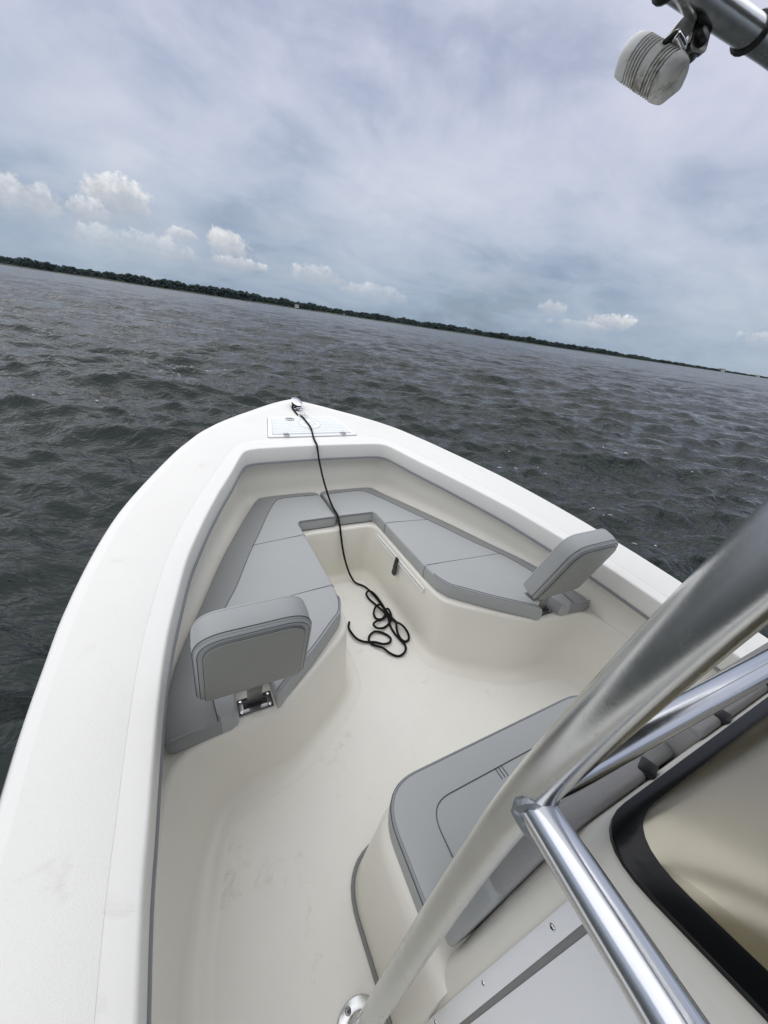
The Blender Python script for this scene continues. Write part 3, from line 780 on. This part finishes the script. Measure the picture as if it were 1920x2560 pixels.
def bol_z(X):    # the outboard strip of the cushion falls away a little towards the hull
    x = np.abs(X[:, 0]); xb = np.interp(X[:, 1], by_[::-1], bx_[::-1]); d = np.where(X[:, 1] > 2.3, np.maximum(x - .34, X[:, 1] - 2.352), x - xb)
    return np.clip(d, 0, .2) * -.20
for s, side, lab in ((-1, 'port', 'long grey vinyl seat cushion on the left bow bench'), (1, 'starboard', 'long grey vinyl seat cushion on the right bow bench')):
    root = thing('seat_cushion', lab, 'cushion', (s * .5, 1.5, ZB), 'bow bench cushions')
    P = cush_outline(s)
    V, F = pillow(P, ZB + .001, ZC, .012, .005, .03, bol_z, lines=[[(s * x, y) for x, y in [(.02, 2.352), (.15, 2.352)] + BOLS[:1]] + [(s * (x_ + (x2_ - x_) * f_), y_ + (y2_ - y_) * f_) for (x_, y_), (x2_, y2_) in zip(BOLS, BOLS[1:]) for f_ in (.25, .5, .75, 1.0)]])
    me = mesh('pad', V, F); me.transform(loc(root)); me.materials.append(VINYL); me.materials.append(VINYL2)
    for p in me.polygons:
        c = p.center @ Matrix.Identity(3) if False else p.center; x, y = abs(c.x + s * .5), c.y + 1.5
        bx0 = np.interp(y, by_[::-1], bx_[::-1])
        if (y > 2.352 or (y <= 2.352 and x > bx0)) : p.material_index = 1
    link('pad', me, None, root, sharp=50)
    bl = densify([Vector((s * x, y)) for x, y in [(.03, 2.352)] + BOLS], .03, False)
    part('bolster_seam', *line_on([(p.x, p.y) for p in bl], ZC + .0062, .0013, lambda X: bol_z(X) * 0), THREAD, root)
    for ya, xa in ((1.862, .268), (1.38, .27)):
        xb = np.interp(ya - .05, by_[::-1], bx_[::-1])
        part('cross_seam', *line_on([(s * (xa + (xb - xa) * f), ya - .035 * f) for f in np.linspace(0, 1, 12)], ZC + .0056, .0012), THREAD, root)
        part('edge_seam', *tube([Vector((s * (xa - .0), ya + .0, ZC + .001)), Vector((s * (xa - .006), ya, ZC - .006)), Vector((s * (xa - .0085), ya, ZC - .03)), Vector((s * (xa - .008), ya - .002, ZB + .004))], .0012, 5), THREAD, root)
    # piping round the free edge
    ed = catmull([(s * x, y, 0) for x, y in [(.268, 1.30), (.276, 1.258), (.304, 1.195), (.354, 1.148), (.464, 1.045), (.603, .932), (.640, .897)]], 6)
    part('piping', *line_on([(p.x, p.y) for p in ed], ZC - .002, .0035, seg=6), PIPING, root)
    e2 = [Vector((p.x + s * .006, p.y + .006)) for p in ed]
    part('piping_stitch', *line_on([(p.x, p.y) for p in e2], ZC + .0018, .0012), THREAD, root)
    part('rear_piping', *line_on([(s * x, y) for x, y in ((.79, .874), (.86, .868), (.97, .858))], ZC - .012, .003, seg=6), PIPING, root)
    for xa, xb in ((.014, .25),):
        part('notch_seam', *line_on([(s * xa, 2.0315), (s * xb, 2.0275)], ZC - .002, .0014), THREAD, root)
        part('front_panel_seam', *tube(catmull([(s * .02, 2.031, ZC - .012), (s * .135, 2.029, ZC - .009), (s * .244, 2.0275, ZC - .012), (s * .250, 2.0275, ZC - .04), (s * .244, 2.0275, ZB + .010), (s * .135, 2.029, ZB + .007), (s * .02, 2.031, ZB + .010), (s * .014, 2.031, ZC - .04)], 4, True), .0011, 5, True), THREAD, root)

# ------------------------------------------------------------------ fold-up backrests with their mounts
def backrest(s, lab):
    root = thing('backrest', lab, 'backrest', (s * .715, .90, ZB), 'bow bench backrests')
    up = Vector((0, -.303, .953)).normalized(); xax = Vector((1, 0, 0)); nrm = xax.cross(up)        # nrm points aft
    if nrm.y > 0: nrm = -nrm
    org = Vector((s * .718, .893, .525))
    # local plane coordinates: u along x, v along up, w along -nrm (towards the bow); back face at w = 0
    fr = Matrix.Identity(4)
    zaxis = -nrm
    yaxis = zaxis.cross(xax)
    sgn = 1 if yaxis.dot(up) > 0 else -1
    M = Matrix(((1, yaxis.x, zaxis.x, org.x), (0, yaxis.y, zaxis.y, org.y), (0, yaxis.z, zaxis.z, org.z), (0, 0, 0, 1)))
    hw, ht = .168, .365
    P = rounded([(-hw, sgn * 0), (hw, sgn * 0), (hw - .012, sgn * ht), (-hw + .012, sgn * ht)], [.02, .02, .085, .085], 9)
    V, F = pillow(P, .0, .092, .014, .006, .03, both=True)
    part('pad', V, F, VINYL, root, sharp=60, xf=M)
    def rim(ins, w, r_, mat, nm, bottom=True):
        Q = densify([Vector((p.x, p.y)) for p in P], .02); N = normals2(Q)
        if sum(Q[i - 1].x * Q[i].y - Q[i].x * Q[i - 1].y for i in range(len(Q))) < 0: N = [-n for n in N]
        part(nm, *tube([Vector(((q_ + n * ins).x, (q_ + n * ins).y, w)) for q_, n in zip(Q, N)], r_, 6, True), mat, root, xf=M)
    rim(.001, .0105, .0024, PIPING, 'back_piping'); rim(-.0018, .0155, .0012, THREAD, 'back_stitch'); rim(.0015, .0800, .0013, THREAD, 'front_stitch'); rim(.0085, .0016, .0012, THREAD, 'inner_stitch')
    ins = .022
    P2 = rounded([(-hw + ins, sgn * .004), (hw - ins, sgn * .004), (hw - ins - .012, sgn * (ht - ins)), (-hw + ins + .012, sgn * (ht - ins))], [.01, .01, .062, .062], 9)
    V, F = pillow(P2, -.0095, .0, .003, .0, .04, both=True)
    pn = part('back_panel', V, F, VPANEL, root, sharp=60, xf=M)
    Q = densify([Vector((p.x, p.y)) for p in P2], .02)
    part('panel_edge', *tube([Vector((q_.x, q_.y, -.0058)) for q_ in Q], .0016, 5, True), THREAD, pn, xf=M)
    # stainless strap up from the deck plate
    c = Vector((s * .7135, .938, ZB))
    zl = [c + Vector((0, .004, .002)), c + Vector((0, .004, .03)), c + Vector((0, -.002, .075)), c + Vector((0, -.016, .12)), c + Vector((0, -.030, .165)), c + Vector((0, -.046, .22))]
    part('bracket', *ribbon(catmull(zl, 5), Vector((1, 0, 0)), .026, .0022), SATIN, root, sharp=30)
    pl = part('mount_plate', *box(c + Vector((0, 0, .0025)), (.116, .064, .005), .0018), DKCHROME, root)
    part('plate_slot', *box(c + Vector((0, .0, .0052)), (.082, .026, .0015)), SLOT, pl, smooth=False)
    for dx in (-.048, .048):
        for dy in (-.022, .022):
            h_, x_ = screw(c + Vector((dx, dy, .006)), (0, 0, 1), .006); sc_ = part('screw', *h_, CHROME, pl); 
            part('screw_cross', *x_, SLOT, pl, smooth=False) if dy < 0 else None
backrest(-1, 'grey padded flip-up backrest on the left bow bench, its flat back showing')
backrest(1, 'grey padded flip-up backrest on the right bow bench beside the gunwale')

# ------------------------------------------------------------------ black dock line
Z1 = lambda x, y: (560 + x / 2.989, 960 + y / 2.989)
def ray_floor(px, z):      # turns a traced rope bend into its place on the floor
    d = CAM_R @ Vector(((px[0] - 960) / 961.2, 1, -(px[1] - 1280) / 961.2)); return CAM_P + d * ((z - CAM_P.z) / d.z)
rp = []
cb = on_deck(.004, 3.05, .006)
for dx, dy, dz_ in ((.020, .05, .016), (.002, .052, .017), (-.02, .045, .016), (-.024, .0, .016), (-.018, -.045, .016), (.006, -.052, .017), (.024, -.03, .018), (.024, .03, .020), (.0, .054, .024), (-.026, .030, .024), (-.034, -.02, .020)): rp.append(cb + Vector((dx, dy, dz_)))
for x, y in ((-.038, 3.02), (-.036, 2.95), (-.028, 2.88), (-.016, 2.82), (-.010, 2.76), (-.004, 2.69), (-.006, 2.62), (-.012, 2.56), (-.020, 2.50), (-.022, 2.458)):
    rp.append(on_deck(x, y, .0225 if 2.56 < y < 2.86 else .008))
rp += [Vector((-.022, 2.437, zd(2.445) + .003)), Vector((-.018, 2.425, zd(2.445) - .03)), Vector((-.014, 2.405, .70)), Vector((-.012, 2.33, .615)), Vector((-.010, 2.25, .550)), Vector((-.008, 2.16, .495)), Vector((-.004, 2.09, .466)), Vector((-.003, 2.045, .458)), Vector((0, 2.018, .440)), Vector((.004, 1.992, .395)), Vector((.010, 1.976, .33)), Vector((.022, 1.962, .24)), Vector((.040, 1.945, .15)), Vector((.062, 1.920, .07)), Vector((.080, 1.893, .026))]
FL = [(985, 1490), (1050, 1520), (1110, 1570), (1165, 1635), (1210, 1695), (1240, 1745), (1272, 1790), (1325, 1822), (1368, 1868), (1380, 1908), (1350, 1926), (1310, 1905), (1286, 1850), (1284, 1800), (1262, 1762), (1222, 1712), (1182, 1655), (1130, 1595), (1085, 1566), (1062, 1578), (1080, 1604), (1125, 1645), (1165, 1690), (1200, 1735), (1208, 1752), (1180, 1762), (1140, 1755), (1118, 1725), (1128, 1688), (1160, 1668), (1195, 1690), (1205, 1725), (1175, 1762), (1138, 1785), (1114, 1818), (1140, 1840), (1190, 1828), (1232, 1790), (1248, 1740), (1225, 1700), (1205, 1712), (1228, 1765), (1245, 1815), (1275, 1868), (1318, 1915), (1355, 1965), (1348, 2010), (1305, 2034), (1245, 2018), (1185, 1978), (1122, 1955), (1086, 1925), (1088, 1885), (1132, 1856), (1200, 1868), (1244, 1902), (1234, 1938), (1188, 1948), (1128, 1930), (1050, 1930), (992, 1910), (952, 1862), (931, 1820), (936, 1782)]
for i, p in enumerate(FL):
    q_ = ray_floor(Z1(*p), .008); rp.append(Vector((q_.x, q_.y, .009 + (0.011 * (1 + math.sin(i * 1.15)) if 4 < i < 44 else .003 * (1 + math.sin(i * 1.7))))))
V, F = tube(catmull(rp, 6), .0066, 9)
rope = link('dock_line', mesh('dock_line', V, F), ROPE)
tag(rope, 'black braided dock line running from the bow cleat to a loose heap on the floor', 'rope')

# ------------------------------------------------------------------ steering console with forward seat
console = thing('steering_console', 'cream console with a black bordered windshield and white side panel', 'console', (0, -.2, 0))
def rrect(hx, yf, yb, rf, rb, n=8):
    return rounded([Vector((-hx, yb)), Vector((hx, yb)), Vector((hx, yf)), Vector((-hx, yf))], [rb, rb, rf, rf], n)
SL = .25
def cz(y, w): return SL * max(0, .09 - y) * w
def crow(hx, yf, yb, rf, z, w=0.0): return [Vector((p.x, p.y, z + cz(p.y, w))) for p in rrect(hx, yf, yb, rf, .05)]
rows = [crow(.478, .158, -.78, .05, 0), crow(.466, .146, -.78, .05, .3), crow(.455, .126, -.78, .05, .6), crow(.446, .102, -.78, .045, .92, .5), crow(.442, .097, -.78, .045, .985, 1), crow(.436, .093, -.775, .05, 1.012, 1), crow(.424, .088, -.77, .065, 1.028, 1), crow(.404, .083, -.76, .08, 1.036, 1), crow(.385, .070, -.75, .065, 1.036, 1), crow(.368, .055, -.73, .06, 1.026, 1), crow(.345, .03, -.71, .06, 1.022, 1), crow(.30, -.015, -.67, .06, 1.021, 1), crow(.265, -.05, -.63, .06, 1.0215, 1), crow(.2, -.10, -.56, .05, 1.021, 1)]
V, F = loft(rows, True); n_ = len(rows[0]); F.append(tuple(len(V) - n_ + k for k in range(n_)))
part('console_body', V, F, LINER, console, sharp=70)
# windshield pane and its black border, on the sloping top
def prow(hx, yf, yb, rf, z): return [Vector((p.x, p.y, z + cz(p.y, 1))) for p in rrect(hx, yf, yb, rf, .05)]
a_, b_, c_, d_ = prow(.396, .082, -.75, .085, 1.036), prow(.396, .082, -.75, .085, 1.043), prow(.394, .080, -.748, .084, 1.0445), prow(.356, .062, -.71, .085, 1.0445)
V, F = loft([a_, b_, c_, d_], True)
ws = part('windshield_border', V, F, BORDER, console, sharp=40)
e_ = prow(.357, .063, -.711, .085, 1.0435); f_ = prow(.357, .063, -.711, .085, 1.0395)
V, F = loft([e_, f_], True); n_ = len(e_); F += [tuple(range(n_)), tuple(range(2 * n_ - 1, n_ - 1, -1))]
part('windshield_pane', V, F, ACRYL, console, smooth=False)
# white panels screwed to the port side
def wall_x(z): return -np.interp(z, [0, .3, .6, .92, .985], [.478, .466, .455, .446, .442])
def side_panel(nm, ya0, ya1, yb0, yb1, z0, z1, th=.006):
    rr = []
    for z in np.linspace(z0, z1, 6):
        f = (z - z0) / (z1 - z0); x = wall_x(z); yf_, yb_ = ya0 + (ya1 - ya0) * f, yb0 + (yb1 - yb0) * f
        rr.append([Vector((x + .002, yf_, z)), Vector((x - th + .001, yf_, z)), Vector((x - th, yf_ - .002, z)), Vector((x - th, yb_ + .002, z)), Vector((x - th + .001, yb_, z)), Vector((x + .002, yb_, z))])
    V, F = loft(rr, False); n_ = 6; F += [tuple(range(n_)), tuple(5 * n_ + k for k in range(n_ - 1, -1, -1))]
    return part(nm, V, F, PANELW, console, sharp=30)
pf = side_panel('side_panel_frame', .104, .046, .068, .022, .12, 1.0)
pd = side_panel('side_door', .059, .013, -.62, -.62, .12, 1.0)
pg = side_panel('door_gap', .070, .024, .057, .011, .121, .999, .0035); pg.data.materials[0] = CAULK
for z in (.233, .591, .915):
    y = np.interp(z, [.12, 1.0], [.104, .046]) - .010
    h_, x_ = screw((wall_x(z) - .006, y, z), (-1, 0, 0), .0046); s_ = part('screw', *h_, CHROME, pf); part('screw_cross', *x_, SLOT, s_, smooth=False)
# forward seat base
def srow(hx, yf, rf, z): return [Vector((p.x, p.y, z)) for p in rounded([Vector((-hx, .10)), Vector((hx, .10)), Vector((hx, yf)), Vector((-hx, yf))], [0, 0, rf, rf], 10)]
rows = [srow(.524, .515, .16, 0), srow(.512, .508, .16, .10), srow(.495, .498, .155, .24), srow(.485, .492, .15, .325), srow(.478, .486, .15, .350), srow(.463, .474, .14, .366), srow(.44, .455, .13, .370)]
V, F = loft(rows, True); n_ = len(rows[0]); F.append(tuple(len(V) - n_ + k for k in range(n_)))
part('seat_base', V, F, LINER, console, sharp=60)
cp_ = srow(.527, .518, .16, .004); cp_ = cp_[1:] + cp_[:1]
part('base_caulk', *tube(densify([Vector((p.x, p.y, .003)) for p in cp_], .05, False), .009, 6), CAULK, console)

root = thing('console_seat_cushion', 'wide grey vinyl cushion on the seat in front of the console', 'cushion', (0, .33, .37))
P = rounded([(-.462, .205), (.462, .205), (.452, .488), (-.452, .488)], [.02, .02, .125, .125], 10)
V, F = pillow(P, .371, .449, .014, .006, .04)
part('pad', V, F, VINYL, root, sharp=55)
Q = densify([Vector((p.x, p.y)) for p in P], .02)
part('piping', *tube([Vector((p.x, p.y, .4465)) for p in [q_ + n * .004 for q_, n in zip(Q, normals2(Q))]], .003, 6, True), PIPING, root)
part('piping_stitch', *tube([Vector((p.x, p.y, .4400)) for p in [q_ + n * -.001 for q_, n in zip(Q, normals2(Q))]], .0012, 5, True), THREAD, root)
Pi = rounded([(-.352, .215), (.352, .215), (.345, .392), (-.345, .392)], [0, 0, .07, .07], 8)
part('inner_seam', *tube([Vector((p.x, p.y, .4553)) for p in densify(Pi, .03)], .0013, 5, True), THREAD, root)
for k in range(3): part('pleat', *tube([Vector((-.10 + k * .012, .392, .4554)), Vector((-.10 + k * .012, .36, .4556))], .0011, 5), THREAD, root)

root = thing('backrest', 'grey padded backrest fixed upright to the front of the console', 'backrest', (0, .15, .45))
def yb_(z): return np.interp(z, [.44, 1.03], [.140, .090])
def brow(x0, x1, z, f0=0., f1=.078, ins=0.): return [Vector((x0 + ins, yb_(z) + f0 + ins * .5, z)), Vector((x1 - ins, yb_(z) + f0 + ins * .5, z)), Vector((x1 - ins * .2, yb_(z) + (f0 + f1) / 2, z)), Vector((x1 - ins, yb_(z) + f1 - ins, z)), Vector((x0 + ins, yb_(z) + f1 - ins, z)), Vector((x0 + ins * .2, yb_(z) + (f0 + f1) / 2, z))]
def pad_block(nm, x0, x1, z0, z1, mat, f0=0., f1=.078, r_=.02):
    def prof(z, ins):
        P = rounded([Vector((x0 + ins, yb_(z) + f0 + ins * .6)), Vector((x1 - ins, yb_(z) + f0 + ins * .6)), Vector((x1 - ins, yb_(z) + f1 - ins)), Vector((x0 + ins, yb_(z) + f1 - ins))], [.012, .012, .025, .025], 5); return [Vector((p.x, p.y, z)) for p in P]
    rr = [prof(z0 + r_ * (1 - math.cos(a)), r_ * (1 - math.sin(a))) for a in np.linspace(0, math.pi / 2, 5)] + [prof(z0 + (z1 - z0) * f, 0) for f in (.3, .5, .7)] + [prof(z1 - r_ * (1 - math.sin(a)), r_ * (1 - math.cos(a))) for a in np.linspace(0, math.pi / 2, 5)]
    V, F = loft(rr, True); n_ = len(rr[0]); F += [tuple(range(n_)), tuple(len(V) - n_ + k for k in range(n_))]
    return part(nm, V, F, mat, root, sharp=60), rr
pb, rr_ = pad_block('lower_pad', -.458, .458, .462, .800, VINYL)
part('pad_piping', *tube([p.lerp(sum(rr_[0], Vector()) / len(rr_[0]), -.0) + Vector((0, 0, .010)) for p in rr_[2]], .003, 6, True), PIPING, pb)
pad_block('upper_pad', -.456, -.19, .803, 1.035, MESHF2, .0, .076)
pad_block('upper_pad', -.05, .456, .803, 1.035, MESHF2, .0, .076)
pad_block('upper_web', -.195, -.045, .803, .965, VINYL2, .01, .06)
for x in (-.213, .035, .24):
    part('strap_clip', *box((x, yb_(1.03) + .010, 1.031), (.030, .026, .014), .003, R=Matrix.Rotation(RAD(18), 3, 'Z')), BLACK, root)
part('end_cap', *box((-.196, yb_(1.03) + .018, 1.022), (.010, .030, .014), .003), PIPING, root)
part('end_cap', *box((-.044, yb_(1.03) + .018, 1.022), (.010, .030, .014), .003), PIPING, root)
part('top_seam', *tube([(.12, yb_(1.03) + .006, 1.026), (.12, yb_(1.03) + .03, 1.031), (.12, yb_(1.03) + .06, 1.029)], .0015, 5), THREAD, root)

# ------------------------------------------------------------------ pipe frame of the T-top
frame = thing('canopy_frame', 'brushed aluminium pipe frame standing round the console and carrying a canvas top', 'pipe frame', (0, .1, 0))
LEG = [(-.603, .168, .004), (-.585, .164, .2), (-.56, .160, .42), (-.53, .157, .65), (-.506, .150, .88), (-.494, .134, 1.1), (-.490, .108, 1.3), (-.484, .076, 1.5), (-.470, .037, 1.7), (-.450, -.022, 2.0), (-.43, -.09, 2.28)]
RL = .0265
for s in (1, -1):
    lg = part('leg', *tube(catmull([(s * x, y, z) for x, y, z in LEG], 8), RL, 40), ALU, frame)
    fl = part('foot_flange', *lathe([(.066, 0), (.066, .004), (.063, .0065), (.040, .0075), (.034, .014), (.030, .018)], 36, (0, 0, 1), (s * -.603, .168, .001)), ALU, lg)
    for k in range(4):
        a = RAD(20 + 90 * k) if s > 0 else RAD(70 + 90 * k)
        c = Vector((s * -.603 + .051 * math.cos(a), .168 + .051 * math.sin(a), .0085))
        h_, x_ = screw(c, (0, 0, 1), .0085); part('flange_screw', *merge(h_, x_), DKCHROME, lg, smooth=True)
A_ = Vector((-.494, .131, 1.125)); B_ = Vector((-.574, -.16, 1.218)); C2 = Vector((-.64, -.55, 1.30))
for s in (1, -1):
    fx = lambda v: Vector((s * v.x, v.y, v.z))
    rl = part('side_rail', *tube(catmull([fx(A_), fx(A_.lerp(B_, .5)), fx(B_), fx(C2), fx(Vector((-.64, -.72, 1.22))), fx(Vector((-.60, -.80, 1.0)))], 8), .0232, 40), POL, frame)
    dr_ = (B_ - A_).normalized()
    bead = []
    for k in range(28):
        a = 2 * math.pi * k / 28; u = dr_.orthogonal().normalized(); w = dr_.cross(u)
        d = u * math.cos(a) + w * math.sin(a)
        # where the rail surface meets the leg surface
        ax = Vector((.0, -.1, .99)).normalized(); off_ = d * .0232; perp = (off_ - ax * off_.dot(ax)); side = ax.cross(dr_).normalized(); sx_ = perp.dot(side); dep = math.sqrt(max(RL ** 2 - min(sx_ ** 2, RL ** 2 * .96), 0))
        bead.append(fx(A_ + off_ + dr_ * (dep + .003)))
    part('weld', *tube(bead, [.0082 + .0012 * math.sin(k * 2.3) for k in range(28)], 8, True), WELD, rl)
part('front_rail', *tube(catmull([(-.492, .136, 1.098), (-.25, .124, 1.115), (0, .110, 1.132), (.25, .10, 1.14), (.492, .10, 1.14)], 6), .0228, 40), POL, frame)
RIM = catmull([(x, y, 2.228) for x, y in ((-1.0, -1.5), (-1.02, -.3), (-.95, .40), (-.76, .69), (-.4, .768), (0, .733), (.235, .713), (.336, .704), (.60, .68), (.80, .60), (.95, .30), (1.0, -.3), (1.0, -1.5))], 10)
part('top_rim', *tube(RIM, .026, 24), ALU, frame)
for s in (-1, 1): part('top_strut', *tube([(s * .43, -.09, 2.25), (s * .43, -1.4, 2.25)], .02, 12), ALU, frame)
cv = [Vector((p.x, p.y)) for p in RIM]
rzs = np.array([p.z for p in RIM]); rxy = np.array([(p.x, p.y) for p in RIM])
cvi = [p * .94 + Vector((0, -.03)) for p in cv]
part('canvas_top', *cap(cvi, lambda X: np.array([rzs[np.argmin(((rxy - x) ** 2).sum(1))] for x in X]) + .045, .12), CANVAS, frame)
# lacing cord loops round the rim
for x_ in (.275, .045, -.12, -.35, -.6, .5, .7):
    k = min(range(2, len(RIM) - 2), key=lambda q_: abs(RIM[q_].x - x_) + (9 if RIM[q_].y < .4 else 0))
    p = RIM[k]; tdir = (RIM[k + 1] - RIM[k - 1]).normalized(); u = tdir.orthogonal().normalized(); w = tdir.cross(u)
    part('lacing', *tube([p + (u * math.cos(a) + w * math.sin(a)) * .0295 + tdir * .006 * math.sin(a) for a in np.linspace(0, 6.2832, 20, endpoint=False)], .0045, 6, True), BLACK, frame)

# ------------------------------------------------------------------ deck light hanging from the rim
CX, CY, CZ = CAM_R.col[0], CAM_R.col[1], CAM_R.col[2]
def spot(px, py, dep): return CAM_P + (CX * ((px - 960) / 961.2) + CY - CZ * ((py - 1280) / 961.2)) * dep     # a sighted point at its own distance
LC = spot(1632, 160, .75)
lamp = thing('deck_light', 'weathered white ribbed spreader light hanging from the canvas top rim', 'light', LC)
ax_x = (CX * .544 - CY * .279 - CZ * .792).normalized(); ax_z = (-CX * .258 - CY * .953 + CZ * .159).normalized(); ax_y = ax_z.cross(ax_x).normalized()
def LP(x, y, z): return LC + ax_x * x + ax_y * y + ax_z * z
LROT = Matrix((ax_x, ax_y, ax_z)).transposed()
def lst(x, sc, g2=1.0):      # one slice across the housing: flat glass side at -y, rounded back at +y
    P = rounded([(-.034, -.027), (.030, -.027), (.034, -.004), (.026, .026), (-.006, .034), (-.030, .022), (-.036, -.004)], [.003, .004, .016, .020, .020, .016, .016], 5)
    rr.append([LP(x * 1.0, p.x * sc * g2 * .94, -.027 + (p.y + .027) * sc * .94) for p in P])
rr = []
lst(-.0645, .74, .90); lst(-.063, .86, .95); lst(-.058, .94); lst(-.048, 1.0); lst(-.0345, 1.03)
x = -.034
for k in range(5): lst(x, .86, .88); lst(x + .0026, .86, .88); lst(x + .0034, 1.03); lst(x + .0058, 1.03); x += .0065
lst(-.001, 1.03); lst(.014, 1.03); x = .0145
for k in range(4): lst(x, .86, .88); lst(x + .0026, .86, .88); lst(x + .0034, 1.03); lst(x + .0058, 1.03); x += .0065
lst(.043, 1.03); lst(.050, 1.0); lst(.058, .94); lst(.063, .86, .95); lst(.0645, .74, .90)
V, F = loft(rr, True); n_ = len(rr[0]); F += [tuple(range(n_)), tuple(len(V) - n_ + k for k in range(n_))]
part('housing', V, F, LAMPW, lamp, sharp=40)
part('lens', *box(LP(0, 0, -.0285), (.110, .052, .003), .001, R=LROT), SLOT, lamp)
part('lens_gasket', *tube([LP(a, b, -.0268) for a, b in ((-.055, -.026), (.055, -.026), (.055, .022), (-.055, .022))], .0024, 6, True), GASK, lamp)
part('slot', *box(LP(.0062, .020, .026), (.0085, .034, .016), .002, R=LROT), SLOT, lamp)
part('bail_arm', *ribbon(catmull([spot(1668, 128, .733), spot(1682, 104, .735), spot(1702, 78, .745), spot(1730, 48, .752)], 5), (CX * .62 - CZ * .70 + CY * .35).normalized(), .0150, .0055), LAMPW, lamp, sharp=30)
plate = catmull([spot(1736, 137, .735), spot(1742, 118, .735), spot(1752, 80, .742), spot(1762, 40, .750), spot(1772, -5, .757)], 5)
part('bracket_plate', *ribbon(plate, (CX * .93 + CZ * .18 + CY * .3).normalized(), [.010, .017, .020, .0215] + [.022] * 6 + [.024] * 6 + [.029] * 5, .0045), DARKM, lamp, sharp=30)
part('bracket_edge', *ribbon([p - CX * .021 - CY * .004 for p in plate[4:-3]], (CX * .3 + CY * .9).normalized(), .010, .0022), CHROME, lamp, sharp=30)
bd = (-CX * .80 + CZ * .18 - CY * .55).normalized()
part('pivot_bolt', *lathe([(.0125, -.016), (.0125, -.004), (.0115, .004), (.0112, .010), (.009, .012), (.0075, .012), (.0065, .008)], 20, bd, spot(1690, 102, .722)), CHROME, lamp)
part('pivot_knob', *lathe([(.0125, -.006), (.0135, .0), (.012, .006), (.006, .008)], 18, (CX * .45 - CY * .85).normalized(), spot(1757, 90, .728)), BLACK, lamp)
part('pivot_block', *box(spot(1722, 136, .742), (.028, .022, .018), .005, R=LROT), DARKM, lamp)
